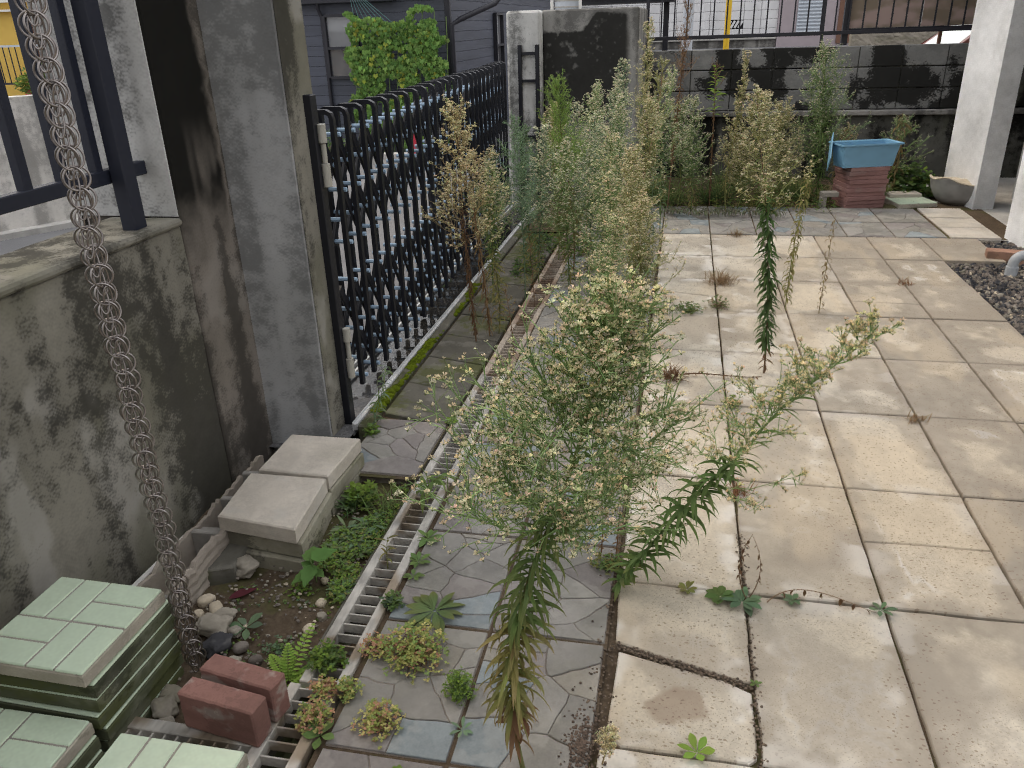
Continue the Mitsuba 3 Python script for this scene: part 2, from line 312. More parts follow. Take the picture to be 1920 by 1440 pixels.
# ---- patio slabs
COLX = [0, .37, .752, 1.132, 1.506, 1.885, 2.27]
ROWY = [4.365, 3.74, 3.163, 2.523, 1.90, 1.27, .647, 0, -.603, -1.21, -1.82, -2.43]
put('patio', sheet(-.02, 1.892, -2.6, 4.37, -.016, 90, 240, .006, 9), 'soil', kind=S, label='cream concrete slab patio with dark open joints')
def slab(cx, ry, quad, uvq, z=0.):
    """quad: 4+ ground corners; uvq the matching (u, v)"""
    q = np.asarray(quad, float); c = q.mean(0)
    ring = []
    P = sg.Polygon(q).segmentize(.06)
    xy = np.array(P.exterior.coords)[:-1]
    w = (np.stack([meshkit.noise(np.c_[xy*22, np.full(len(xy), cx)], 3), meshkit.noise(np.c_[xy*22, np.full(len(xy), ry + 9.)], 4)], 1) - .5)*.005
    xy = xy + w
    v, f = prism(xy, -.05, z, .004, .0012)
    x0, x1, y0, y1 = COLX[cx], COLX[cx + 1], ROWY[ry + 1], ROWY[ry]
    uv = np.c_[cx + np.clip((v[:, 0] - x0)/(x1 - x0), .002, .998), ry + np.clip((v[:, 1] - y0)/(y1 - y0), .002, .998)]
    put('slab', (v, f), 'slab', 'patio', uv=uv)
GAP = .0045
for ry in range(len(ROWY) - 1):
    for cx in range(6):
        if cx == 5 and ry != 0: continue
        x0, x1, y0, y1 = COLX[cx] + GAP, COLX[cx + 1] - GAP, ROWY[ry + 1] + GAP, ROWY[ry] - GAP
        if cx == 0: x0 += .004
        z = R.normal(0, .0014)
        if (cx, ry) == (0, 7):   # the slab broken across by the wide crack
            slab(cx, ry, [(.018, -.262), (.36, -.358), (x1, -.352), (x1, y1), (x0, y1)], 0, z + .002)
            slab(cx, ry, [(x0 + .012, y0 + .03), (x0 + .05, y0), (x1 - .02, y0), (x1, y0 + .02), (x1, -.386), (.30, -.352), (x0 + .02, -.292)], 0, z - .004)
        elif (cx, ry) in ((2, 6), (3, 2), (1, 8), (0, 2), (1, 4)):
            t = {(2, 6): .50, (3, 2): .38, (1, 8): .45, (0, 2): .5, (1, 4): .35}[(cx, ry)]; s = {(2, 6): .004, (3, 2): -.01, (1, 8): .02, (0, 2): -.05, (1, 4): -.05}[(cx, ry)]
            ym = y0 + (y1 - y0)*t; g = .0016 if (cx, ry) in ((2, 6), (3, 2)) else .004
            slab(cx, ry, [(x0, y0), (x1, y0), (x1, ym + s - g), ((x0 + x1)/2, ym + .006 - g), (x0, ym - s - g)], 0, z)
            slab(cx, ry, [(x0, ym - s + g), ((x0 + x1)/2, ym + .006 + g), (x1, ym + s + g), (x1, y1), (x0, y1)], 0, z + .0012)
        else:
            slab(cx, ry, [(x0, y0), (x1, y0), (x1, y1), (x0, y1)], 0, z)
# ---- crazy paving
def crazy(holder, panels, seed, area=.016, wts=(.52, .24, .13, .11)):
    rg = np.random.default_rng(seed)
    for (x0, x1, y0, y1) in panels:
        put('mortar', cbox(x0 - .001, x1 + .001, y0 - .001, y1 + .001, -.06, -.0030, .004), 'masonry', holder, ids=12, rnd=rg.random())
        P = sg.box(x0, y0, x1, y1); n = max(4, int((x1 - x0)*(y1 - y0)/area))
        pts = rg.uniform([x0, y0], [x1, y1], (n, 2))
        for it in range(2):
            cells = [c.intersection(P) for c in shapely.voronoi_polygons(sg.MultiPoint(pts), extend_to=P).geoms]
            if it == 0: pts = np.array([.5*np.array(c.centroid.coords[0]) + .5*np.array(min(pts, key=lambda q: sg.Point(q).distance(c.centroid))) for c in cells if not c.is_empty])
        for c in cells:
            if c.is_empty or c.area < 4e-4: continue
            xy = np.array(sg.Polygon(c.exterior).segmentize(.03).exterior.coords)[:-1]
            inside = (np.minimum(np.minimum(xy[:, 0] - x0, x1 - xy[:, 0]), np.minimum(xy[:, 1] - y0, y1 - xy[:, 1])) > .004)[:, None]
            d = (np.stack([meshkit.fbm(np.c_[xy*30, np.zeros(len(xy))], 3, 5), meshkit.fbm(np.c_[xy*30, np.ones(len(xy))*4], 3, 8)], 1) - .5)*.017
            g = sg.Polygon(xy + d*inside).buffer(0)
            g = g.buffer(-.0011*(1 + .9*rg.random()))
            if g.is_empty: continue
            if g.geom_type != 'Polygon': g = max(g.geoms, key=lambda q: q.area)
            xy = np.array(g.simplify(.0012).exterior.coords)[:-1]
            if len(xy) < 3: continue
            put('flagstone', prism(xy, -.02, rg.normal(0, .0010), .0016, .002), 'masonry', holder, ids=int(rg.choice(4, p=wts)), rnd=rg.random())
put('stone_path', sheet(-.645, -.004, -2.6, 4.37, -.007, 20, 240, .002, 14), 'soil', kind=S, label='strip of crazy paving in grey, purple and blue stone')
pn = []
ye = [4.36, 3.73, 3.16, 2.50, 1.90, 1.27, .80, .17, -.275, -.72, -1.2, -1.7]
for a, b in zip(ye[1:], ye[:-1]):
    for x0, x1 in ((-.628, -.332), (-.322, -.012)): pn.append((x0, x1, a + .006, b - .006))
crazy('stone_path', pn, 11, .0098)
put('far_stone_path', sheet(-1.1, 2.2, 4.375, 5.44, -.007, 60, 20, .002, 14), 'soil', kind=S, label='far cross strip of crazy paving below the weed bed')
pn = []
xs = [-.7, -.35, 0, .37, .72, 1.05, 1.38, 1.72, 2.08]
for a, b in zip(xs[:-1], xs[1:]):
    for y0, y1 in ((4.38, 4.86), (4.868, 5.40)): pn.append((a + .004, b - .004, y0, y1))
crazy('far_stone_path', pn, 23, .022, (.60, .20, .10, .10))
put('side_stone_panel', sheet(-1.10, -.785, .48, .945, -.008), 'soil', kind=S, label='small panel of crazy paving beside the gate pier')
crazy('side_stone_panel', [(-1.095, -.79, .50, .94)], 31, .011)
put('front_soil_edge', sheet(-.70, -.01, -2.6, -1.72, -.01), 'soil', kind=S)
# ---- dark slabs between gate strip and drain
put('side_path', sheet(-1.12, -.775, .93, 5.4, -.02), 'soil', kind=S, label='row of dark mossy slabs between the drain and the gate')
ys = [.955, 1.29, 1.62, 1.94, 2.27, 2.60, 2.93, 3.26, 3.59, 3.92, 4.25]
for a, b in zip(ys[:-1], ys[1:]):
    put('dark_slab', quadbox([(-1.092, a + .045), (-.787, a - .035), (-.787, b - .043), (-1.092, b + .037)], -.05, R.normal(0, .002), .004), 'masonry', 'side_path', ids=7, rnd=.1 + .8*R.random())
put('kerb', cbox(-1.166, -1.110, .86, 5.3, -.12, .002, .006), 'masonry', ids=7, rnd=1.0, kind=S, label='narrow mossy concrete kerb along the puddle')
mb = MB()
rg = np.random.default_rng(5)
for k in range(900):     # moss cushions on the kerb
    y = 1.0 + 1.9*rg.random()**1.3; x = -1.158 + .044*rg.random()
    if meshkit.noise(np.array([x*20, y*5, 2.]), 3) < .42: continue
    v, f = ICO[1]; s = .004 + .006*rg.random()
    mb.add((v*[s*1.3, s*1.6, s*.7] + [x, y, .002], f), np.array([.12, .16, .015])*(.6 + .8*rg.random()))
put('kerb_moss', mb, 'leaf', color=mb.col(), smooth=True, kind='stuff', label='bright green moss along the kerb', )
labels['kerb_moss'].update(category='moss')
k = thing('metal_edge_strip', 'thin pale metal angle running along the edge of the puddle', 'edging')
put('flange', box(-1.184, -1.1665, .86, 5.35, -.02, .006), 'edge_metal', k)
put('upstand', box(-1.1875, -1.1845, .86, 5.35, -.05, .013), 'edge_metal', k)
# ---- asphalt strip, puddle, gate rails
v, f = sheet(-1.62, -1.175, .7, 6.0, -.043, 60, 500, .006, 6); v[:, 2] += 0.018*np.clip((1.45 - v[:, 1])/.35, 0, 1)*np.clip((v[:, 0] + 1.42)/.1, 0, 1)
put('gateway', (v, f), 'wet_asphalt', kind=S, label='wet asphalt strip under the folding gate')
v, f = sheet(-1.60, -1.178, 1.02, 5.6, -.0285, 2, 2)
put('puddle', (v, f), 'water', kind=S, label='shallow puddle mirroring the sky under the gate')
k = thing('gate_track', 'pair of pale floor rails under the folding gate', 'rail')
put('rail', box(-1.413, -1.400, 1.0, 5.4, -.05, -.006), 'edge_metal', k); put('rail', box(-1.452, -1.442, 1.0, 5.4, -.05, -.006), 'edge_metal', k)
# ---- street
put('street', sheet(-14, -1.6, -8, 40, -.03), 'asphalt', kind=S, label='grey asphalt street outside the gate')
v, f = sheet(-1.6, 30, 7.3, 50, -.034, 2, 2); v[:, 2] += .07*(v[:, 1] - 7.3)
put('back_street', (v, f), 'asphalt', kind=S, label='pale street behind the block wall')
# ---- left soil bed and far weed bed
v, f = sheet(-1.6, -.785, -2.6, .50, -.045, 90, 300, .022, 5)
put('soil_bed', (v, f), 'soil', smooth=True, kind=S, label='mossy soil bed along the boundary wall')
v, f = sheet(-1.2, 2.6, 5.40, 7.05, -.01, 120, 60, .03, 4)
put('weed_bed', (v, f), 'soil', smooth=True, kind=S, label='weedy soil bed below the block wall')
v, f = sheet(1.89, 3.4, -2.6, 3.80, -.03, 60, 200, .012, 6)
put('gravel_bed', (v, f), 'masonry', smooth=True, ids=10, kind=S, label='dark gravel bed at the right edge of the patio')
v, f = sheet(2.275, 3.4, 3.75, 4.37, -.03, 30, 20, .012, 6)
put('gravel_patch', (v, f), 'masonry', smooth=True, ids=10, kind=S, label='small gravel patch at the foot of the near column')
put('under_floor', sheet(2.10, 9, 4.375, 12, -.012), 'concrete', ids=9, kind=S, label='concrete floor under the building')
def pebbles(holder, x0, x1, y0, y1, n, seed, s0=.008, s1=.02, z=-.028, reject=None):
    rg = np.random.default_rng(seed); mb = MB(); uvs = []
    v0, f0 = ICO[1]
    for k in range(n):
        x, y = rg.uniform(x0, x1), rg.uniform(y0, y1)
        if reject and reject(x, y): continue
        s = rg.uniform(s0, s1); a = rg.normal(size=(3, 3)); q, _ = np.linalg.qr(a)
        v = (v0*(1 + .35*rg.normal(size=(len(v0), 1)).clip(-1, 1)))*[s, s*rg.uniform(.6, 1), s*rg.uniform(.4, .8)]
        mb.add((v @ q.T + [x, y, z + s*.35*rg.random()], f0))
        uvs.append(np.tile([rg.choice([10.5, 12.5, 9.5, 14.5], p=[.35, .48, .14, .03]), rg.random()], (len(v0), 1)))
    v, f = mb.mesh()
    kk = uniq(holder + '__gravel'); scene[kk] = mikit.ply((v, f), 'masonry', smooth=False, uv=np.vstack(uvs)); tag(kk, kind='stuff')
pebbles('gravel_bed', 1.90, 2.85, -.5, 3.74, 9500, 41)
pebbles('gravel_patch', 2.29, 2.75, 3.78, 4.36, 500, 42)

# ================================================================== WALLS, PIERS, BUILDING
def wavy(m, amp=.0015, fr=9, L=.12):
    """slight unevenness so that long edges are not ruled"""
    t = trimesh.Trimesh(np.asarray(m[0]), tri(m[1]), process=True)
    t = t.subdivide_to_size(L, max_iter=20)
    v = np.array(t.vertices); d = np.stack([meshkit.fbm(v*fr + 13*k, 3, k + 2) for k in range(3)], 1) - .5
    return v + d*2*amp, np.array(t.faces)
k = thing('boundary_wall', 'low mouldy concrete wall with a flat cap at the left', 'wall')
put('wall_body', wavy(cbox(-1.745, -1.500, -4.5, .41, -.2, .955, .006), .003), 'concrete', k, smooth=35, ids=1)
put('cap', wavy(cbox(-1.752, -1.486, -4.5, .405, .957, .982, .008), .003, 14, .08), 'concrete', k, smooth=35, ids=1)
k = thing('dark_pier', 'black stained concrete pier where the low wall ends', 'pier')
put('pier_body', wavy(cbox(-1.88, -1.498, .414, 1.02, -.2, 2.6, .006), .002), 'concrete', k, smooth=35, ids=2)
put('front_face', wavy(cbox(-1.875, -1.503, .407, .4125, .983, 2.6, .002), .0005), 'concrete', k, smooth=35, ids=4)
k = thing('gate_pier', 'grey concrete gate pier with a paint scuffed face beside the folding gate', 'pier')
put('pier_body', wavy(quadbox([(-1.50, .735), (-1.255, .785), (-1.245, 1.00), (-1.496, 1.01)], -.2, 2.6, .009), .0018), 'concrete', k, smooth=35, ids=3)
put('side_face', wavy(quadbox([(-1.2525, .797), (-1.2515, .797), (-1.2425, .995), (-1.2435, .995)], -.19, 2.6, .0003), .0002), 'concrete', k, ids=1, rnd=.5)
k = thing('far_gate_pier', 'pale concrete pier at the far end of the folding gate', 'pier')
put('pier_body', wavy(cbox(-1.435, -1.135, 5.47, 5.95, -.2, 1.642, .02), .003), 'concrete', k, smooth=35, ids=4)
k = thing('far_wall_block', 'wide concrete wall with a black algae stain beside the far pier', 'wall')
put('wall_body', wavy(cbox(-1.134, -.300, 5.60, 7.12, -.2, 1.642, .012), .003), 'concrete', k, smooth=35, ids=5)
k = thing('gate_stop_frame', 'black steel catch frame bolted to the far gate pier', 'gate frame')
for x in (-1.314, -1.160): put('upright', cbox(x - .016, x + .016, 5.425, 5.468, .0, 1.37, .003), 'black_metal', k)
for z in (1.30, 1.076, .60): put('crossbar', box(-1.297, -1.177, 5.44, 5.46, z - .012, z + .012), 'black_metal', k)
# block wall
k = thing('block_wall', 'grey concrete block wall with black stains behind the weeds', 'wall')
put('mortar_core', box(-.298, 3.4, 7.020, 7.14, .665, 1.235), 'concrete', k, ids=8)
for r in range(3):
    for c in range(-2, 6):
        x0 = .568 + .402*c; x0a = max(x0, -.297)
        if x0 + .39 < -.25: continue
        z0 = .652 + .198*r
        put('block', cbox(x0a, x0 + .394, 6.998 - .003*R.random(), 7.10, z0 + .005, z0 + .192, .005), 'masonry', k, ids=8, rnd=R.random())
put('ledge', wavy(cbox(-.298, 3.4, 6.93, 7.14, .600, .648, .008), .003), 'concrete', k, smooth=35, ids=0)
put('base', wavy(cbox(-.298, 3.4, 6.985, 7.14, -.2, .599, .005), .003), 'concrete', k, smooth=35, ids=8)
# apartment building on columns, right and behind
k = thing('apartment_building', 'raised concrete building on pale columns at the right', 'building')
put('column', wavy(quadbox([(2.545, 5.425), (2.72, 5.475), (2.585, 5.93), (2.41, 5.88)], -.1, 2.7, .012), .001), 'concrete', k, smooth=35, ids=6)
put('column', wavy(quadbox([(2.475, 4.44), (2.55, 4.05), (2.95, 4.12), (2.87, 4.52)], -.1, 2.7, .012), .001), 'concrete', k, smooth=35, ids=6)
put('ceiling', box(2.2, 9, 2.0, 7.6, 2.701, 2.9), 'concrete', k, ids=0)
put('upper_wall', box(2.2, 9, 2.0, 7.6, 2.902, 6.0), 'concrete', k, ids=6)
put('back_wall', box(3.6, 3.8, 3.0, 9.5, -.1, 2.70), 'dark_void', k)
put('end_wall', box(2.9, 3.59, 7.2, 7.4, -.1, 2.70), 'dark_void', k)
put('drain_pipe', tube([(3.05, 5.9, -.05), (3.05, 5.9, 2.7)], .05, 12), 'pvc', k, smooth=40)
put('rear_block', box(-1.6, 9, -10, -5.2, -.1, 6.0), 'concrete', k, ids=6)
put('eave', box(-1.40, -.86, -5.19, -.60, 2.80, 2.88), 'concrete', k, ids=6)
put('gutter', box(-1.42, -.84, -.598, -.46, 2.74, 2.86), 'pvc', k)

# ================================================================== DRAIN
def grate(x0, x1, ya, yb, first, m='alu', label='', bars=True, rw=.029):
    k = thing('drain_grate', label, 'drain grate', 'grate sections of the drain')
    put('rail', cbox(x0, x0 + rw, ya, yb, -.03, .006, .002), m, k); put('rail', cbox(x1 - rw, x1, ya, yb, -.03, .006, .002), m, k)
    n = int(round((yb - ya - .016)/.0410)); mb = MB()
    for i in range(n):
        y = ya + .018 + (yb - ya - .03)*i/(n - 1) + R.normal(0, .0008)
        b = cbox(x0 + rw - .002, x1 - rw + .002, y - .0025, y + .0025, -.028, .001, .0008)
        if bars: put('bar', b, m, k)
        else: mb.add(b)
    if not bars: put('bars', mb, m, k, kind='stuff')
    return k
grate(-.772, -.645, -.545, .455, True, 'alu', 'pale metal drain grate section beside the weedy soil bed')
grate(-.768, -.640, .462, 1.45, True, 'alu', 'dusty drain grate section behind the fluffy weed crown')
grate(-.766, -.632, 1.457, 2.45, True, 'rust_rail', 'rust brown drain grate section half way to the far pier')
grate(-.764, -.628, 2.457, 3.45, True, 'rust_rail', 'brown drain grate section under the far weeds', False)
grate(-.764, -.628, 3.457, 4.36, True, 'rust_rail', 'farthest brown drain grate section near the cross path', False)
k = grate(-.792, -.658, -1.75, -.552, True, 'alu', 'nearest drain grate section beside the two red bricks', True, .030)
k = thing('corner_grate', 'short grate branch turning left under the red bricks and green tile', 'drain grate')
put('rail', cbox(-1.16, -.794, -.757, -.722, -.03, .006, .002), 'alu', k)
put('rail', cbox(-1.16, -.794, -.905, -.88, -.03, .006, .002), 'alu', k)
for i in range(10): x = -.82 - .033*i; put('bar', cbox(x - .0025, x + .0025, -.881, -.755, -.028, .001, .0008), 'alu', k)
put('diagonal', bar((-.790, -.75, -.012), (-.768, -.80, -.012), .006, .03), 'alu', k)
put('drain_channel', box(-.83, -.60, -2.6, 4.4, -.2, -.12), 'masonry', ids=7, kind=S, label='dark concrete bottom of the drain')
for x in ((-.797, -.773), (-.644, -.634)): put('channel_side', cbox(*x, -2.6, 4.4, -.19, -.022, .003), 'masonry', ids=7, rnd=.8, kind=S)
mb = MB(); rg = np.random.default_rng(3)
for i in range(260):
    v, f = ICO[1]; s = rg.uniform(.004, .012)
    mb.add((v*[s*1.6, s, s*.3] + [rg.uniform(-.76, -.65), rg.uniform(-1.6, 1.6), -.117], f), np.array([.09, .06, .035])*rg.uniform(.4, 1.6))
put('drain_litter', mb, 'stalk', color=mb.col(), kind='stuff', category='litter', label='dead leaves and grit lying in the drain')

# ================================================================== GREEN TILED PAVERS
GT = 'green tiled concrete pavers'
def green_paver(c, z, deg, label, top=True, size=.300, th=.043, dark=True):
    k = thing('green_tile_paver', label, 'paver', GT)
    h = size/2
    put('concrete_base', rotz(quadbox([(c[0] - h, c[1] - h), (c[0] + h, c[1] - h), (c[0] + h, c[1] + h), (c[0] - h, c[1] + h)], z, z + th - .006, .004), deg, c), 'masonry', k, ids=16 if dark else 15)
    if top:
        q = size/4
        for i in (-1, 1):
            for j in (-1, 1):
                for s in (-1, 1):
                    cx, cy = c[0] + i*q, c[1] + j*q; hx, hy = (q, q/2) if i*j > 0 else (q/2, q)
                    if i*j > 0: cy += s*q/2
                    else: cx += s*q/2
                    e = .0016
                    put('tile', rotz(cbox(cx - hx + e, cx + hx - e, cy - hy + e, cy + hy - e, z + th - .008, z + th + R.normal(0, .0003), .003), deg + R.normal(0, .15), c), 'tile_glaze', k)
        put('grout', rotz(box(c[0] - h + .004, c[0] + h - .004, c[1] - h + .004, c[1] + h - .004, z + th - .0075, z + th - .0022), deg, c), 'masonry', k, ids=3)
    else:
        put('glaze', rotz(cbox(c[0] - h + .001, c[0] + h - .001, c[1] - h + .001, c[1] + h - .001, z + th - .0058, z + th, .002), deg, c), 'tile_glaze', k)
ca = (-1.263, -.678)
for i in range(7):
    t = i == 6
    green_paver((ca[0] + R.normal(0, .003), ca[1] + R.normal(0, .003)), -.055 + .0437*i, R.normal(0, .5), 'pale green paver on top of the tall back stack by the wall' if t else
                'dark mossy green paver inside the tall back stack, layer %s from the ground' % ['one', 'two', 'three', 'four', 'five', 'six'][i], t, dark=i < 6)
cb = (-1.270, -.998)
for i in range(4):
    t = i == 3
    green_paver((cb[0] + R.normal(0, .003), cb[1] + R.normal(0, .003)), -.050 + .0437*i, R.normal(0, .5), 'shaded green paver on top of the lower front left stack' if t else
                'green paver inside the low front left stack, layer %s from the ground' % ['one', 'two', 'three'][i], t, dark=i < 3)
cc = (-.868, -1.022)
for i in range(3):
    t = i == 2
    green_paver((cc[0] + R.normal(0, .002), cc[1] + R.normal(0, .002)), .009 + .0437*i, R.normal(0, .4) + .5, 'bright green paver on top of the front stack over the drain' if t else
                'green paver under the bright front one, %s' % ['bottom of its stack', 'second from the bottom'][i], t, dark=False)
# ================================================================== GREY PAVER STACKS
GP = 'grey square concrete pavers'
for (q, nm) in (([(-1.276, -.034), (-.992, -.068), (-1.021, .238), (-1.304, .236)], 'near'), ([(-1.287, .262), (-1.021, .253), (-1.012, .535), (-1.29, .53)], 'far')):
    q = np.array(q)
    for i in range(3):
        c = q.mean(0); j = rotz((np.c_[q, q[:, 0]*0], BOXF), R.normal(0, .8) if i < 2 else 0, c)[0][:, :2] + (R.normal(0, .004, 2) + [.006, 0] if i < 2 else 0)
        kk = put('grey_paver', wavy(quadbox(j, -.056 + .0605*i, .003 + .0605*i, .005), .0012, 20, .05), 'masonry', smooth=30, ids=(17, 17, 6)[i], rnd=(.3, .5, .75)[i] + R.normal(0, .05))
        tag(kk, ('%s stack of grey pavers, %s' % (nm, ['bottom slab on the soil', 'mossy middle slab', 'pale rosy top slab'][i])), 'paver', GP)
# ================================================================== RED BRICKS
for c, dg, lab, idn in (((-.871, -.718), -8, 'nearer red brick lying on edge over the drain corner', 4), ((-.861, -.640), -9.5, 'farther red brick with a grimy top behind the first brick', 4)):
    b = obox(c, .212, .058, .007, .116, dg, .004)
    tag(put('red_brick', wavy(b, .0016, 45, .018), 'masonry', smooth=30, ids=idn, rnd=.65 if 'nearer' in lab else .35), lab, 'brick')
# ================================================================== BROKEN HOLLOW CLAY TROUGH
k = thing('hollow_clay_block', 'long broken hollow grey clay block lying along the wall', 'block')
A, B = np.array([-1.315, -.335]), np.array([-1.335, .47]); ax = (B - A)/np.linalg.norm(B - A); nx = np.array([ax[1], -ax[0]])
def wallstrip(off, th, z0, ztop, seed, ribs):
    n = 60; t = np.linspace(0, 1, n); rg = np.random.default_rng(seed)
    top = ztop + .012*(meshkit.fbm(np.c_[t*14, t*0, t*0 + seed], 3, seed) - .5)*2 + .008*rg.normal(size=n).clip(-1, 1)*(rg.random(n) > .6)
    rings = []
    for i in range(n):
        c = A + (B - A)*t[i] + nx*off; w = th/2; zs = np.linspace(z0, top[i], 9)
        o = [w + (.004 if (j % 2) and ribs else 0) for j in range(9)]
        R_ = [(*(c + nx*oo), zz) for oo, zz in zip(o, zs)] + [(*(c - nx*w), zz) for zz in zs[::-1]]
        rings.append(R_)
    return loft(rings)
put('outer_side', wallstrip(.055, .014, -.05, .075, 3, True), 'masonry', k, ids=11, rnd=.5)
put('inner_side', wallstrip(-.060, .014, -.05, .058, 8, False), 'masonry', k, ids=11, rnd=.4)
put('bottom', bar((*A, -.045), (*B, -.045), .13, .012), 'masonry', k, ids=11, rnd=.2)
for t, h in ((.0, .03), (.36, .060), (.42, .035), (.60, .065), (.80, .072)):
    c = A + (B - A)*(t + .012); d = nx
    put('web', bar((*(c - d*.052), (h - .04)/2), (*(c + d*.047), (h - .035)/2), .022, h + .04, ch=.004), 'masonry', k, ids=0, rnd=.95)
tag(put('plastic_strip', bar((-1.478, -.27, -.028), (-1.462, .06, -.022), .018, .004), 'white_plastic'), 'white plastic strip lying at the foot of the low wall', 'strip')
tag(put('mossy_block', wavy(quadbox([(-1.285, -.185), (-1.185, -.135), (-1.195, .055), (-1.30, .02)], -.06, .012, .008), .004, 24, .03), 'masonry', smooth=40, ids=7, rnd=.9), 'mossy half buried concrete block beside the hollow clay block', 'block')
# rubble in the soil bed
for i, (x, y, sx, sy, sz, idn, lab) in enumerate([
        (-1.185, -.085, .10, .075, .06, 9, 'lump of broken concrete with pebbles below the near paver stack'),
        (-1.215, -.255, .055, .04, .035, 14, 'tan pebble nearest the mossy block'), (-1.165, -.285, .062, .040, .035, 14, 'long tan pebble beside the red leaf'),
        (-1.125, -.300, .065, .045, .03, 9, 'flat grey stone under the seedling'), (-1.205, -.315, .035, .03, .03, 14, 'small round pebble behind the chain foot'),
        (-1.125, -.365, .105, .075, .06, 9, 'rough lump of old mortar beside the seedling'), (-1.075, -.435, .085, .06, .05, 10, 'black lava stone behind the bricks'),
        (-1.060, -.365, .04, .035, .03, 9, 'little stone right of the mortar lump'), (-1.01, -.42, .045, .035, .03, 12, 'brown stone right of the lava stone'),
        (-1.085, -.665, .075, .060, .05, 9, 'yellowish broken stone left of the near brick'), (-1.055, -.720, .070, .055, .045, 9, 'white flecked rubble at the brick corner'),
        (-1.015, -.735, .050, .045, .04, 9, 'small rubble piece touching the near brick'), (-1.105, -.615, .07, .05, .04, 9, 'buried stone beside the tall green stack'),
        (-.865, -.205, .035, .03, .025, 14, 'pink pebble near the grate'), (-.838, -.262, .032, .028, .025, 9, 'brown pebble beside the grate rail'), (-.855, -.315, .036, .03, .024, 14, 'cream pebble beside the grate rail'),
        (-.90, -.10, .03, .022, .02, 14, 'cream pebble below the big leaved seedling'), (-.945, -.46, .04, .03, .03, 12, 'grey stone behind the far brick'), (-1.0, -.48, .05, .035, .03, 9, 'flat stone left behind the far brick')]):
    tag(put('stone', rock((x, y, -.045 + sz*.42), (sx, sy, sz), i + 2, 3 if sx > .07 else 2, .55 if idn in (9, 10) else .2), 'masonry', smooth=True, ids=idn, rnd=R.random()), lab, 'stone')
mb = MB(); uvs = []; rg = np.random.default_rng(77)
for i in range(650):
    x, y = rg.uniform(-1.2, -.80), rg.uniform(-.65, .42); s = rg.uniform(.0018, .0065)
    v, f = ICO[1]; v = v*(1 + .3*rg.normal(size=(len(v), 1)).clip(-1, 1))*[s, s*.8, s*.6] + [x, y, -.036 + .01*rg.random()]
    mb.add((v, f)); uvs.append(np.tile([rg.choice([9.5, 12.5, 14.5], p=[.40, .54, .06]), rg.random()], (len(v), 1)))
v, f = mb.mesh(); kk = 'soil_bed__grit'; scene[kk] = mikit.ply((v, f), 'masonry', uv=np.vstack(uvs)); tag(kk, kind='stuff')

# ================================================================== RAIN CHAIN
k = thing('rain_chain', 'hanging steel rain chain of doubled rings in the left foreground', 'rain chain')
CH = np.array([-1.066, -.539]); face = math.atan2(EYE[1] - CH[1], EYE[0] - CH[0])
def ringmesh(c, rx, rz, ang, tilt, r=.0021, n=26):
    t = np.linspace(0, 2*np.pi, n + 1)[:-1]; d = np.array([math.cos(ang), math.sin(ang), 0]); o = np.array([-d[1], d[0], 0])
    P = np.asarray(c) + rx*np.cos(t)[:, None]*d + rz*np.sin(t)[:, None]*(np.array([0, 0, 1.])*math.cos(tilt) + o*math.sin(tilt))
    tg = np.roll(P, -1, 0) - np.roll(P, 1, 0); tg /= np.linalg.norm(tg, axis=1, keepdims=True)
    nn = o*math.cos(tilt) - np.array([0, 0, 1.])*math.sin(tilt); X = np.tile(nn, (n, 1)); Y = np.cross(tg, X)
    a = np.arange(6)*np.pi/3
    v = (P[:, None] + r*(np.cos(a)[None, :, None]*X[:, None] + np.sin(a)[None, :, None]*Y[:, None])).reshape(-1, 3)
    i = np.arange(n)[:, None]*6; j = np.arange(6)[None]; i2 = ((np.arange(n) + 1) % n)[:, None]*6; j2 = (j + 1) % 6
    return v, np.stack([i + j, i + j2, i2 + j2, i2 + j], -1).reshape(-1, 4)
rest = MB()
for i in range(66):
    z = .03 + .0402*i; tw = .20*math.sin(i*.55) + R.normal(0, .05); c = np.array([CH[0] + .002*math.sin(i*1.3), CH[1] + .002*math.cos(i*1.9), z])
    across = face + math.pi/2 + tw; d = np.array([math.cos(across), math.sin(across), 0]); fw = np.array([math.cos(face + tw), math.sin(face + tw), 0])
    parts = []
    for s in (-1, 1):
        parts.append(('ring', ringmesh(c + d*.0030*s, .0245 + R.normal(0, .0006), .0240, across + s*.38, .10*s + R.normal(0, .03), .0024, 28)))
        parts.append(('loop', ringmesh(c + d*.0045*s + [0, 0, -.013], .0095, .0300, across + s*.30, -.20*s, .0021, 22)))
    for nm, m in parts:
        if i < 45: put(nm, m, 'steel', k, smooth=True)
        else: rest.add(m)
put('upper_links', rest, 'steel', k, smooth=True, kind='stuff')

# ================================================================== BLACK FENCE ON THE LOW WALL
k = thing('steel_fence', 'black steel bar fence standing on the low wall', 'fence')
put('bottom_rail', bar((-1.60, -4.3, 1.145), (-1.60, .425, 1.145), .034, .042, ch=.003), 'navy_metal', k)
put('top_rail', bar((-1.60, -4.3, 2.25), (-1.60, .425, 2.25), .034, .042, ch=.003), 'navy_metal', k)
for y in (.250, -1.55, -3.35): put('post', cbox(-1.578, -1.530, y - .030, y + .030, .975, 2.30, .003), 'navy_metal', k)
for i in range(32):
    y = .335 - .1435*i
    if y > -4.3: put('bar', cbox(-1.614, -1.586, y - .016, y + .016, 1.150, 2.245, .002), 'navy_metal', k)

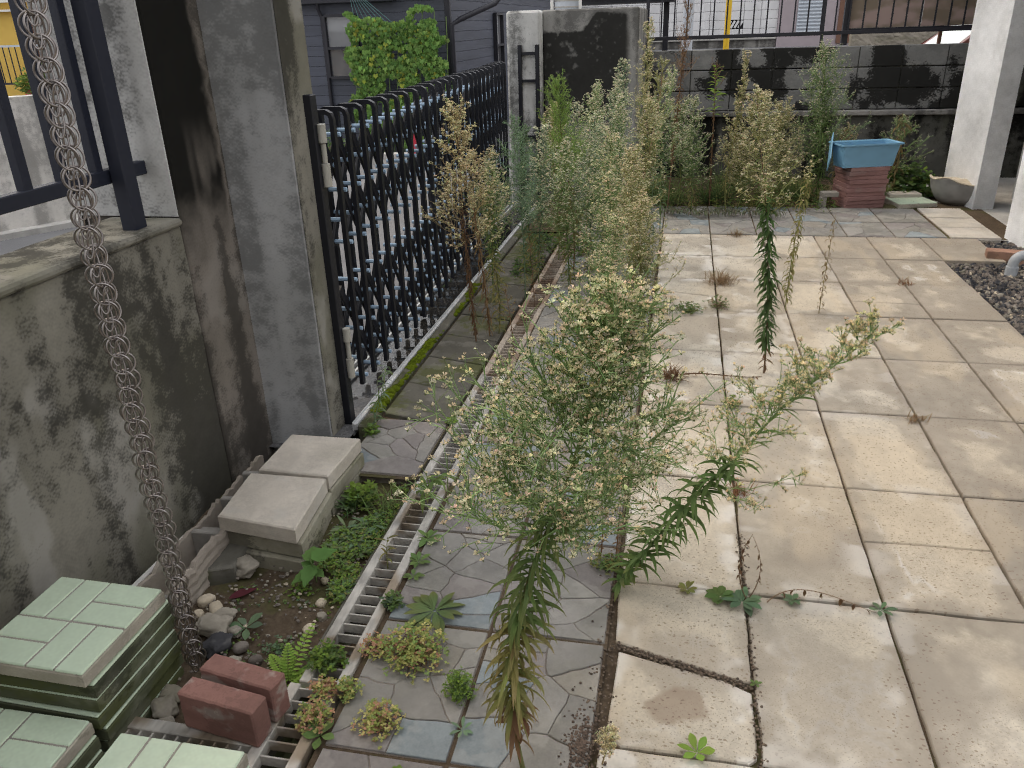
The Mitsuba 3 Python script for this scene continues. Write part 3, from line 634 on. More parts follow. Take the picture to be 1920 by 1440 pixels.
# ================================================================== FOLDING GATE
k = thing('folding_gate', 'black folding lattice gate with pale blue pivots', 'gate')
GX = [(-1.262, 1.19), (-1.258, 1.33), (-1.248, 1.475), (-1.248, 1.635), (-1.244, 1.785), (-1.246, 1.945), (-1.25, 2.115), (-1.258, 2.295), (-1.262, 2.47), (-1.273, 2.66), (-1.292, 2.87), (-1.30, 3.05),
      (-1.315, 3.25), (-1.325, 3.43), (-1.325, 3.59), (-1.32, 3.72), (-1.325, 3.86), (-1.335, 4.01), (-1.34, 4.16), (-1.345, 4.32), (-1.36, 4.52), (-1.39, 4.78), (-1.415, 5.02), (-1.425, 5.20), (-1.435, 5.36)]
ZT = 1.238; GD = .115; w2 = .009
P2Z = (1.135, 1.025, .935, .835); P1Z = (.500, .425, .350, .285)
for i, (x, y) in enumerate(GX):
    xb = x - GD; h = .018
    path = [(x, .045), (x, ZT - .030), (x - .006, ZT - .012), (x - .022, ZT - .003), (xb + .022, ZT - .003), (xb + .006, ZT - .012), (xb, ZT - .030), (xb, .045)]
    rings = []
    for j, (px, pz) in enumerate(path):
        a = np.array(path[max(j - 1, 0)]); b = np.array(path[min(j + 1, len(path) - 1)]); t = (b - a)/np.linalg.norm(b - a); nn = np.array([-t[1], t[0]])
        rings.append([(px + nn[0]*w2*s, y + e, pz + nn[1]*w2*s) for s, e in ((1, -.0130), (1, .0130), (-1, .0130), (-1, -.0130))])
    put('frame', loft(rings), 'black_metal', k, smooth=40)
N = len(GX); GA = np.array(GX)
def gat(t):
    t = np.clip(t, -.45, N - .55); i = np.arange(N); q = np.array([np.interp(t, i, GA[:, 0]), np.interp(t, i, GA[:, 1])])
    if t < 0: q = GA[0] + (GA[1] - GA[0])*t
    if t > N - 1: q = GA[-1] + (GA[-1] - GA[-2])*(t - N + 1)
    return q
for zt, zb in ((1.140, .690), (.520, .060)):
    h = zt - zb
    for i in range(N):
        x, y = GX[i]
        for z in (zt - .25*h, zt - .75*h): put('pin', tube([(x - .008, y, z), (x - GD + .008, y, z)], .0098, 7), 'pin_metal', k, smooth=40)
        if i < N - 1:
            x, y = gat(i + .5)
            for z in (zt, zt - .5*h, zb): put('pin', tube([(x - .004, y, z), (x - GD + .004, y, z)], .0098, 7), 'pin_metal', k, smooth=40)
    for i in range(-1, N - 1):
        t0, t1 = i + .5, i + 2.5; ta, tb = max(t0, -.45), min(t1, N - .55)
        zz = lambda t: zt - h*(t - t0)/2
        for s, xo in ((1, -.024), (-1, -.090)):
            p, q = gat(ta), gat(tb); za, zq = (zz(ta), zz(tb)) if s > 0 else (zt + zb - zz(ta), zt + zb - zz(tb))
            e = np.array([p[0] + xo, p[1], za]), np.array([q[0] + xo, q[1], zq]); d = (e[1] - e[0])/np.linalg.norm(e[1] - e[0])*.014
            put('lattice_bar', bar(e[0] - d, e[1] + d, .012, .034, ch=.002), 'black_metal', k)
put('hinge_post', cbox(-1.262, -1.216, .915, .965, -.04, 1.32, .003), 'black_metal', k)
for z0, z1 in ((.985, 1.215), (.185, .405)):
    put('hinge', tube([(-1.204, .95, z0), (-1.204, .95, z0 + .085)], .0165, 14), 'cream_metal', k, smooth=40)
    put('hinge', tube([(-1.204, .95, z0 + .088), (-1.204, .95, z0 + .160)], .010, 12), 'cream_metal', k, smooth=40)
    put('hinge', tube([(-1.204, .95, z0 + .163), (-1.204, .95, z1)], .0165, 14), 'cream_metal', k, smooth=40)
for i in (7, 14, 20):
    x, y = GX[i]; put('wheel', tube([(x - .05, y, .012), (x - .075, y, .012)], .028, 18), 'black_rubber', k, smooth=40)

# ================================================================== PLANTER ON RED PAVERS, BUCKET, ODD PIECES
cen = np.array([1.648, 5.565]); dg = 14
zt = [-.01 + .0352*i for i in range(11)]
ordw = ['lowest', 'second', 'third', 'fourth', 'fifth', 'sixth', 'seventh', 'eighth', 'ninth', 'topmost']
for i in range(10):
    s = .335 + R.normal(0, .003)
    lab = '%s red concrete paver of the stack under the blue planter' % ordw[i] if i < 9 else 'topmost red paver right under the blue planter'
    kk = put('red_paver', wavy(obox(cen + R.normal(0, .006, 2), s, .30, zt[i], zt[i] + .0345, dg + R.normal(0, 1.), .003), .001, 20, .06), 'masonry', smooth=30, ids=13, rnd=R.random())
    tag(kk, lab, 'paver', 'red pavers stacked under the planter')
k = thing('blue_planter', 'pale blue plastic planter box standing on red pavers', 'planter')
def rrect(hx, hy, r, z, n=5):
    o = []
    for cx, cy, a0 in ((hx - r, hy - r, 0), (-hx + r, hy - r, 90), (-hx + r, -hy + r, 180), (hx - r, -hy + r, 270)):
        for t in np.linspace(0, 90, n): a = math.radians(a0 + t); o.append((cx + r*math.cos(a), cy + r*math.sin(a), z))
    return o
z0 = zt[10] + .001
rg_ = [rrect(.222, .095, .02, z0), rrect(.248, .118, .02, z0 + .178), rrect(.268, .138, .012, z0 + .181), rrect(.268, .138, .012, z0 + .193), rrect(.264, .134, .012, z0 + .194), rrect(.250, .120, .02, z0 + .186), rrect(.226, .098, .02, z0 + .02)]
put('box', move(rotz(loft(rg_), dg + 3), (*(cen + [-.005, -.06]), 0)), 'blue_plastic', k, smooth=35)
c = cen + [-.29, -.135]
put('end_flap', bar((1.342, 5.36, z0 + .03), (1.372, 5.56, z0 + .215), .008, .16, up=(0, -.6, .8), ch=.002), 'blue_plastic', k)
k = thing('rubber_basin', 'sagging grey rubber basin with a pale crust leaning on the column', 'basin')
rings = []; bc = np.array([2.50, 5.66]); an = np.linspace(0, 2*np.pi, 37)[:-1]
for rr, z, sq in ((.15, .0, 1), (.20, .055, 1), (.232, .12, .95), (.245, .185, .9), (.250, .200, .9), (.242, .205, .9), (.234, .19, .9), (.20, .13, .95)):
    r = rr*(1 + .05*np.sin(2*an + 1) + .03*np.sin(3*an)); zz = z*(1 + .12*np.sin(2*an + .6) + .06*np.sin(5*an))
    rings.append(np.c_[bc[0] + r*np.cos(an), bc[1] + r*.85*np.sin(an), zz])
put('tub', loft(rings), 'rubber', k, smooth=50)
rings = []
for rr, z in ((.244, .197), (.253, .207), (.242, .213), (.226, .200), (.16, .165), (.05, .160)):
    r = rr*(1 + .05*np.sin(2*an + 1) + .03*np.sin(3*an) + .02*np.sin(9*an)); zz = z*(1 + .12*np.sin(2*an + .6) + .06*np.sin(5*an)) + .006*np.sin(7*an)
    rings.append(np.c_[bc[0] + r*np.cos(an), bc[1] + r*.85*np.sin(an), zz])
put('crust', loft(rings), 'masonry', k, smooth=50, ids=14, rnd=.8)
tag(put('pale_block', obox((1.395, 5.47), .14, .09, .085, .125, 10), 'masonry', ids=3, rnd=.9), 'pale block resting on a small upright block left of the red pavers', 'block')
tag(put('support_block', obox((1.345, 5.45), .05, .06, -.01, .084, 10), 'masonry', ids=3, rnd=.7), 'small upright block under the pale block', 'block')
k = thing('floor_paver', 'pale thin paver lying behind the flat green paver', 'paver'); put('slab', obox((2.06, 5.76), .28, .16, .03, .066, 8), 'masonry', k, ids=6, rnd=.8)
green_paver((2.085, 5.60), -.012, 12, 'flat green paver on the ground beside the basin', True, .33, .05, False)
# pale pavers running to the near column
put('column_path', sheet(2.10, 2.62, 4.39, 5.45, -.009), 'soil', kind=S, label='narrow path of cream pavers beside the columns')
for i, (a, b) in enumerate(((4.385, 4.70), (4.71, 5.03), (5.04, 5.40))):
    put('slab_paver', quadbox([(2.105, a), (2.44, a), (2.44, b), (2.105, b)], -.05, .004 + .003*(i == 2), .004), 'masonry', 'column_path', ids=6, rnd=.55 + .1*i)
tag(put('brown_brick', wavy(quadbox([(2.165, 3.815), (2.50, 3.735), (2.52, 3.83), (2.185, 3.915)], -.05, .050, .004), .001, 20, .05), 'masonry', smooth=30, ids=5), 'brown brick edging between the two gravel patches', 'brick')
k = thing('pipe_elbow', 'grey plastic pipe elbow coming out of the gravel', 'pipe')
pe = [(2.215, 3.50, -.03), (2.215, 3.50, .05)] + [(2.275 - .06*math.cos(a), 3.50, .05 + .06*math.sin(a)) for a in np.linspace(.3, 1.5, 6)] + [(2.42, 3.50, .112)]
put('bend', tube(pe, .031, 14), 'pvc', k, smooth=50)
put('collar', tube([(2.215, 3.50, -.02), (2.215, 3.50, .035)], .037, 14), 'pvc', k, smooth=50)

# ================================================================== BEYOND THE GATE
k = thing('navy_house', 'dark navy house clad in horizontal siding beyond the gate', 'house')
hx, hy = -2.93, 9.0
put('core', box(-8, hx - .03, hy + .03, 20, -.2, 2.24), 'dark_frame', k)
for i in range(19):
    z = -.16 + .126*i
    put('board', bar((-8, hy, z + .062), (hx, hy, z + .062), .030, .122, up=(0, .04, 1)), 'navy_board', k)
    put('board', bar((hx, hy + .02, z + .062), (hx, 20, z + .062), .030, .122, up=(-.04, 0, 1)), 'navy_board', k)
put('corner_trim', cbox(hx - .04, hx + .03, hy - .03, hy + .04, -.2, 2.24, .004), 'dark_frame', k)
def window(k, o, ax, W, H, out, split=.5):
    """o lower left, ax unit along the wall, out unit outwards"""
    o, ax, out = (np.array(q, float) for q in (o, ax, out)); up = np.array([0, 0, 1.])
    fr = MB(); t = .035
    for a, b in ((o, o + up*H), (o + ax*W, o + ax*W + up*H)): fr.add(bar(a + out*.03, b + out*.03, .06, t, up=ax))
    for z in (0, split, 1): fr.add(bar(o + up*H*z + ax*.018 + out*.03, o + up*H*z + ax*(W - .018) + out*.03, .06, t, up=up))
    w = put('window', fr, 'dark_frame', k)
    for z0, z1, m in ((0, split, 'room'), (split, 1, 'blind_grey')):
        a = o + ax*.02 + up*(H*z0 + .018) + out*.012; b = o + ax*(W - .02) + up*(H*z1 - .018) + out*.012
        q = np.array([a, [b[0], b[1], a[2]], b, [a[0], a[1], b[2]]])
        put('pane', (q, [[0, 1, 2, 3]]), 'pane', w)
        q2 = q - out*.010
        put('blind', (q2, [[0, 1, 2, 3]]), m, w)
window(k, (-4.62, hy - .02, .95), (1, 0, 0), .44, .765, (0, -1, 0), .48)
window(k, (hx + .02, 11.55, .75), (0, 1, 0), .50, .95, (1, 0, 0), .52)
put('roof', box(-8.2, hx + .25, hy - .1, 20.2, 2.245, 2.33), 'dark_frame', k)
put('gutter', bar((-8, hy - .12, 1.90), (-3.6, hy - .12, 1.90), .10, .07), 'dark_frame', k)
put('eave', box(-8, -2.6, hy - .16, hy - .03, 1.94, 2.02), 'pole_grey', k)
put('downpipe', tube([(-4.66, hy - .12, 1.88), (-4.66, hy - .12, 1.80), (-4.65, hy - .05, 1.70), (-4.65, hy - .05, -.1)], .024, 10), 'dark_frame', k, smooth=50)
put('downpipe', tube([(-2.30, 9.6, 1.95), (-2.42, 9.5, 1.80), (-2.80, 9.1, 1.62), (-2.88, 8.95, 1.55), (-2.88, 8.95, -.1)], .035, 10), 'dark_frame', k, smooth=50)
tag(put('planter_kerb', cbox(-6.5, -2.2, 7.88, 8.02, -.04, .10, .006), 'concrete', ids=9), 'low pale kerb in front of the green vine', 'kerb')
tag(put('red_bucket', loft([[(-3.10 + r*math.cos(a), 7.75 + r*math.sin(a), z) for a in np.linspace(0, 6.283, 17)[:-1]] for r, z in ((.07, .12), (.085, .38), (.09, .385), (.08, .38), (.068, .14))]), 'red_plastic', smooth=50), 'red plastic bucket seen through the gate', 'bucket')
tag(put('bucket_stand', cbox(-3.25, -2.95, 7.62, 7.87, -.04, .118, .01), 'concrete', ids=9), 'pale block under the red bucket', 'block')
# street retaining wall and yellow house, far left
k = thing('street_wall', 'pale weathered retaining wall across the street at the left', 'wall')
d = np.array([.51, .86])
p = np.array([-5.72, 3.85]); a, b = p - d*7, p + d*1.5
nn = np.array([-d[1], d[0]])
put('wall_body', wavy(quadbox([a, b, b + nn*.2, a + nn*.2], -.1, 1.10, .012), .004, 6, .3), 'concrete', k, smooth=35, ids=7)
e0, e1 = a + nn*-.14, b + nn*-.14
put('gutter_kerb', quadbox([e0, e1, b - nn*.002, a - nn*.002], -.06, .02, .004), 'concrete', k, ids=9)
k = thing('yellow_house', 'yellow house with brown shutters above the street wall', 'house')
def yb(name, px0, px1, z0, z1, y, d, m, par=k): return put(name, box(px0, px1, y, y + d, z0, z1), m, par)
yb('wall', -14, -7.5, -.2, 3.4, 10.3, .3, 'yellow_wall')
yb('fascia', -14, -7.5, 1.97, 2.00, 10.18, .1, 'white_plastic'); yb('fascia', -14, -7.5, 2.10, 2.16, 10.15, .1, 'white_plastic')
s = yb('shutter', -10.36, -9.98, .55, 1.93, 10.24, .03, 'brown_wood')
for i in range(30): put('slat', bar((-10.35, 10.225, .58 + .045*i), (-9.99, 10.225, .58 + .045*i), .03, .022, up=(0, -.5, .8)), 'brown_wood', s)
s = yb('window', -9.90, -9.40, 1.0, 1.92, 10.26, .03, 'white_plastic')
put('pane', (np.array([[-9.95, 10.25, 1.05], [-9.48, 10.25, 1.05], [-9.48, 10.25, 1.88], [-9.95, 10.25, 1.88]]), [[0, 1, 2, 3]]), 'pole_grey', s)
k = thing('balcony_railing', 'grey bar railing in front of the yellow house', 'railing')
put('top_rail', bar((-13, 9.6, 1.47), (-8.2, 9.6, 1.47), .03, .03), 'pole_grey', k)
put('bottom_rail', bar((-13, 9.6, .93), (-8.2, 9.6, .93), .03, .03), 'dark_frame', k)
for i in range(44): put('bar', bar((-13 + .11*i, 9.6, .93), (-13 + .11*i, 9.6, 1.47), .012, .012, up=(0, 1, 0)), 'dark_frame', k)
# ================================================================== BEYOND THE BLOCK WALL
k = thing('steel_railing', 'black steel railing above the block wall', 'railing')
put('bottom_rail', bar((-.33, 7.06, 1.355), (3.6, 7.06, 1.375), .035, .036, ch=.003), 'dark_frame', k)
put('top_rail', bar((-.33, 7.06, 2.2), (3.6, 7.06, 2.2), .035, .036, ch=.003), 'dark_frame', k)
for i in range(31): x = -.285 + .1285*i; put('bar', box(x - .007, x + .007, 7.054, 7.066, 1.36, 2.19), 'dark_frame', k)
for x in (-.30, 1.405, 3.1): put('post', box(x - .013, x + .013, 7.05, 7.075, 1.236, 2.19), 'dark_frame', k)
k = thing('brown_screen', 'mottled pink brown panel screen behind the railing', 'screen')
for i in range(5): put('panel', cbox(1.66 + .66*i, 2.315 + .66*i, 7.14, 7.16, 1.40, 2.4, .003), 'brown_panel', k)
put('sill', cbox(1.62, 5, 7.13, 7.175, 1.375, 1.398, .003), 'dark_frame', k)
put('post', cbox(1.60, 1.655, 7.10, 7.17, 1.25, 2.4, .003), 'dark_frame', k)
put('post', cbox(2.50, 2.53, 7.165, 7.20, 1.0, 2.4, .003), 'brown_wood', k)
k = thing('white_block_wall', 'white block wall with a pierced block beyond the railing', 'wall')
Y = 20.
def zst(y): return -.034 + .07*(y - 7.3)
put('foot', cbox(-3.5, 2.18, Y - .02, Y + .2, .5, 1.06, .01), 'concrete', k, ids=0)
put('ledge', cbox(-3.5, 2.18, Y - .10, Y - .021, 1.03, 1.075, .01), 'concrete', k, ids=9)
for r in range(9):
    for c in range(14):
        x0 = -3.4 + .4*c
        if (c, r) == (11, 1): continue
        put('block', cbox(x0 + .004, x0 + .394, Y, Y + .12, 1.08 + .2*r, 1.274 + .2*r, .006), 'white_wall', k)
x0 = -3.4 + .4*11
for s in range(4): put('pierced_block', bar((x0 + .02 + .09*s, Y + .06, 1.30), (x0 + .11 + .09*s, Y + .06, 1.46), .10, .05, up=(0, 0, 1)), 'white_wall', k)
put('backing', box(-3.4, 2.18, Y + .13, Y + .2, 1.065, 2.9), 'dark_frame', k)
tag(put('yellow_pole', tube([(.70, 12, .2), (.70, 12, 3.2)], .045, 12), 'yellow_paint', smooth=50), 'bright yellow post behind the railing', 'post')
tag(put('grey_pole', tube([(.10, 12, .2), (.10, 12, 4.2)], .085, 14), 'pole_grey', smooth=50), 'pale grey utility pole behind the railing', 'pole')
k = thing('mauve_house', 'mauve house with a louvered shutter behind the railing', 'house')
put('wall', box(2.20, 3.95, 19.9, 22, .5, 4), 'mauve_wall', k)
s = put('shutter', box(2.62, 3.20, 19.87, 19.89, 1.15, 2.6), 'pole_grey', k)
for i in range(18): put('slat', bar((2.63, 19.855, 1.18 + .078*i), (3.19, 19.855, 1.18 + .078*i), .05, .03, up=(0, -.6, .8)), 'pole_grey', s)
put('door', box(3.55, 3.85, 19.86, 19.89, .9, 2.6), 'brown_wood', k)
k = thing('rough_wall', 'low pebble dashed wall beyond the street', 'wall')
put('wall_body', wavy(cbox(2.95, 4.6, 14.4, 14.6, .3, 1.32, .01), .02, 30, .05), 'masonry', k, smooth=60, ids=9, rnd=.9)
k = thing('white_house', 'white house wall at the top of the street', 'house')
put('wall', box(4.9, 12, 24, 26, .5, 5), 'white_wall', k)
k = thing('carport', 'dark carport roof on a black post behind the far wall block', 'carport')
put('beam', box(-1.30, -.05, 7.7, 8.3, 1.71, 1.78), 'dark_frame', k); put('fascia', box(-1.38, .03, 7.62, 8.4, 1.782, 1.90), 'navy_metal', k)
put('post', cbox(-.165, -.105, 7.95, 8.01, -.05, 1.709, .003), 'dark_frame', k)
k = thing('grey_drum', 'pale ribbed drum standing on the far wall block', 'drum')
put('body', tube([(-1.03, 6.4, 1.645), (-1.03, 6.4, 2.0)], .115, 24), 'pole_grey', k, smooth=50)
for x in (-1.165, -.895): put('strap', cbox(x - .014, x + .014, 6.33, 6.36, 1.645, 2.0, .002), 'white_plastic', k)
for z in (1.665, 1.72): put('hoop', tube([(-1.03, 6.4, z), (-1.03, 6.4, z + .012)], .119, 24), 'alu', k, smooth=50)
# car parked behind the wall: only its upper half shows
k = thing('parked_car', 'red brown car with a pale windscreen behind the block wall', 'car')
def car():
    zb = zst(9.6); x0 = 2.05
    prof = [(0, .35), (.05, .62), (.75, .86), (.95, .90), (1.55, 1.36), (1.9, 1.44), (2.9, 1.42), (3.5, 1.05), (3.95, .95), (4.0, .4), (3.6, .28), (.4, .28)]
    rings = []
    for y, s in ((-.80, .93), (-.74, 1), (.74, 1), (.80, .93)):
        rings.append([(x0 + 2 + (a - 2)*(.97 if s < 1 else 1), 9.6 + y*(1 - .12*max(0, b - .9)), zb + b*(.98 if s < 1 else 1)) for a, b in prof])
    put('body', loft(rings), 'car_red', k, smooth=28)
    g = lambda a, b, y: (x0 + a, 9.6 + y, zb + b)
    put('windscreen', hull([g(1.0, .935, -.66), g(1.0, .935, .66), g(1.50, 1.335, -.58), g(1.50, 1.335, .58), g(1.01, .90, -.66), g(1.52, 1.31, .58)]), 'car_paint', k)
    for a in ((1.15, .93), (2.25, .95)):
        put('side_window', hull([g(a[0] + .15, .98, -.80), g(a[0] + .98, .98, -.80), g(a[0] + .95, 1.33, -.745), g(a[0] + .5, 1.33, -.745), g(a[0] + .3, 1.0, -.70), g(a[0] + .9, 1.3, -.70)]), 'dark_frame', k)
    for a in (.75, 3.2):
        for y in (-.76, .62):
            put('wheel', tube([g(a, .30, y), g(a, .30, y + .14)], .30, 20), 'black_rubber', k, smooth=40)
car()

# ================================================================== PLANTS
def blades(pos, az, L, W, elev, droop, col, n=5, fold=.25, roll=0., twist=0., tip=None, prof=.75):
    """ribbon leaves, all at once: (N, n+1, 3, 3) vertices; fold = depth of the V across"""
    pos = np.atleast_2d(pos).astype(float); N = len(pos)
    az, L, W, elev, droop = (np.broadcast_to(np.asarray(q, float), (N,)) for q in (az, L, W, elev, droop))
    roll = np.broadcast_to(roll, (N,)); twist = np.broadcast_to(twist, (N,))
    t = np.linspace(0, 1, n + 1); a = elev[:, None] - droop[:, None]*t[None]**1.15
    azz = az[:, None] + twist[:, None]*t[None]
    d = np.stack([np.cos(a)*np.cos(azz), np.cos(a)*np.sin(azz), np.sin(a)], -1)
    mid = .5*(d[:, 1:] + d[:, :-1])*(L/n)[:, None, None]
    P = pos[:, None] + np.concatenate([np.zeros((N, 1, 3)), np.cumsum(mid, 1)], 1)
    s = np.stack([-np.sin(azz), np.cos(azz), 0*azz], -1); u = np.cross(d, s)
    rr = (roll[:, None] + .6*twist[:, None]*t)[..., None]
    s2 = s*np.cos(rr) + u*np.sin(rr); u2 = np.cross(d, s2)
    w = np.maximum(np.sin(np.pi*np.clip(t, 0, 1)**prof), .10)*np.where(t > .99, .02, 1)
    hw = (W/2)[:, None, None]*w[None, :, None]
    V = np.stack([P - s2*hw - u2*hw*0, P - u2*hw*fold*2, P + s2*hw], 2)
    i = np.arange(n)[:, None]*3; q = np.array([[0, 1, 4, 3], [1, 2, 5, 4]])
    f = (i[:, :, None] + q[None]).reshape(-1, 4); f = np.vstack([f[:, [0, 1, 2]], f[:, [0, 2, 3]]])
    col = np.broadcast_to(np.atleast_2d(col), (N, 3))
    C = np.broadcast_to(col[:, None, None], (N, n + 1, 3, 3)).copy()
    if tip is not None: C = C*(1 - (t**2.5)[None, :, None, None]) + np.broadcast_to(np.atleast_2d(tip), (N, 3))[:, None, None]*(t**2.5)[None, :, None, None]
    return V, f, C
def joined(V, f, C):
    N, k = len(V), V.shape[1]*V.shape[2]
    F = (np.arange(N)[:, None, None]*k + f[None]).reshape(-1, 3)
    return (V.reshape(-1, 3), F), C.reshape(-1, 3)
def put_blades(name, B, parent, each=False, kind='stuff', mat='leaf'):
    V, f, C = B
    if each:
        for i in range(len(V)): put(name, (V[i].reshape(-1, 3), f), mat, parent, smooth=True, color=C[i].reshape(-1, 3))
    else:
        m, c = joined(V, f, C); put(name, m, mat, parent, smooth=True, color=c, kind=kind)
def twigs(A, B, r, col, sag=None):
    """thin three sided twigs from A to B with a middle point"""
    A, B = np.asarray(A, float), np.asarray(B, float); N = len(A)
    Mid = .5*(A + B) + (0 if sag is None else sag); P = np.stack([A, Mid, B], 1)
    d = B - A; d /= np.linalg.norm(d, axis=1, keepdims=True) + 1e-9
    h = np.where(np.abs(d[:, 2:]) < .9, [[0, 0, 1.]], [[1., 0, 0]]); x = np.cross(h, d); x /= np.linalg.norm(x, axis=1, keepdims=True) + 1e-9; y = np.cross(d, x)
    an = np.arange(3)*2*np.pi/3; r = np.broadcast_to(r, (N,))
    rr = r[:, None]*np.array([1, .8, .55])[None]
    V = P[:, :, None] + rr[..., None, None]*(np.cos(an)[None, None, :, None]*x[:, None, None] + np.sin(an)[None, None, :, None]*y[:, None, None])
    f = []
    for k in range(2):
        for j in range(3): f.append([k*3 + j, k*3 + (j + 1) % 3, k*3 + 3 + (j + 1) % 3, k*3 + 3 + j])
    f = tri(np.array(f)); C = np.broadcast_to(np.atleast_2d(col), (N, 3))[:, None, None]*np.ones((1, 3, 3, 1))
    return V, f, C
def fluff(pos, size, col, rg, nb=9, cup=(.12, .15, .05)):
    """seed heads: a little green cup and a burst of fine bristles"""
    N = len(pos); d = rg.normal(size=(N, nb, 3)); d[..., 2] = np.abs(d[..., 2])*.9 + .1; d /= np.linalg.norm(d, axis=-1, keepdims=True)
    h = rg.normal(size=(N, nb, 3)); s = np.cross(d, h); s /= np.linalg.norm(s, axis=-1, keepdims=True) + 1e-9
    size = np.broadcast_to(size, (N,))[:, None, None]
    b = pos[:, None]; tipc = b + d*size; w = s*size*.20
    V = np.stack([b + d*size*.10, tipc + w, tipc - w], 2)                    # N nb 3 3
    C = np.broadcast_to(np.asarray(col)[:, None, None] if np.ndim(col) == 2 else np.asarray(col), (N, nb, 3, 3))*rg.uniform(.75, 1.25, (N, nb, 1, 1))
    a = np.arange(4)*np.pi/2; cupv = np.stack([np.cos(a), np.sin(a), 0*a], 1)*.30
    K = np.concatenate([b + size*cupv[None], b + size*np.array([[[0, 0, -.55]]])], 1)
    v = np.concatenate([V.reshape(-1, 3), K.reshape(-1, 3)]); f1 = np.arange(N*nb*3).reshape(-1, 3)
    f2 = (np.arange(N)[:, None, None]*5 + np.array([[0, 1, 4], [1, 2, 4], [2, 3, 4], [3, 0, 4]])[None]).reshape(-1, 3) + N*nb*3
    return (v, np.vstack([f1, f2])), np.concatenate([C.reshape(-1, 3), np.tile(cup, (N*5, 1))])
def spline(pts, n):
    from scipy.interpolate import CubicSpline
    P = np.asarray(pts, float); s = np.r_[0, np.cumsum(np.linalg.norm(np.diff(P, axis=0), axis=1))]; s /= s[-1]
    return (CubicSpline(s, P) if len(P) > 2 else (lambda t: P[0] + (P[1] - P[0])*np.asarray(t)[..., None]))(np.linspace(0, 1, n))
GREEN, DEEP, BLUEG, OLIVE, BRIGHT = np.array([.130, .195, .070]), np.array([.070, .120, .045]), np.array([.125, .185, .110]), np.array([.20, .205, .075]), np.array([.22, .33, .07])
DRYB, DRYY, TAN, CREAM, REDD = np.array([.155, .095, .055]), np.array([.33, .26, .13]), np.array([.76, .69, .47]), np.array([.80, .77, .58]), np.array([.34, .13, .06])
def vary(c, rg, N, a=.22): return np.asarray(c)*rg.uniform(1 - a, 1 + a, (N, 1))*rg.uniform(1 - a*.4, 1 + a*.4, (N, 3))
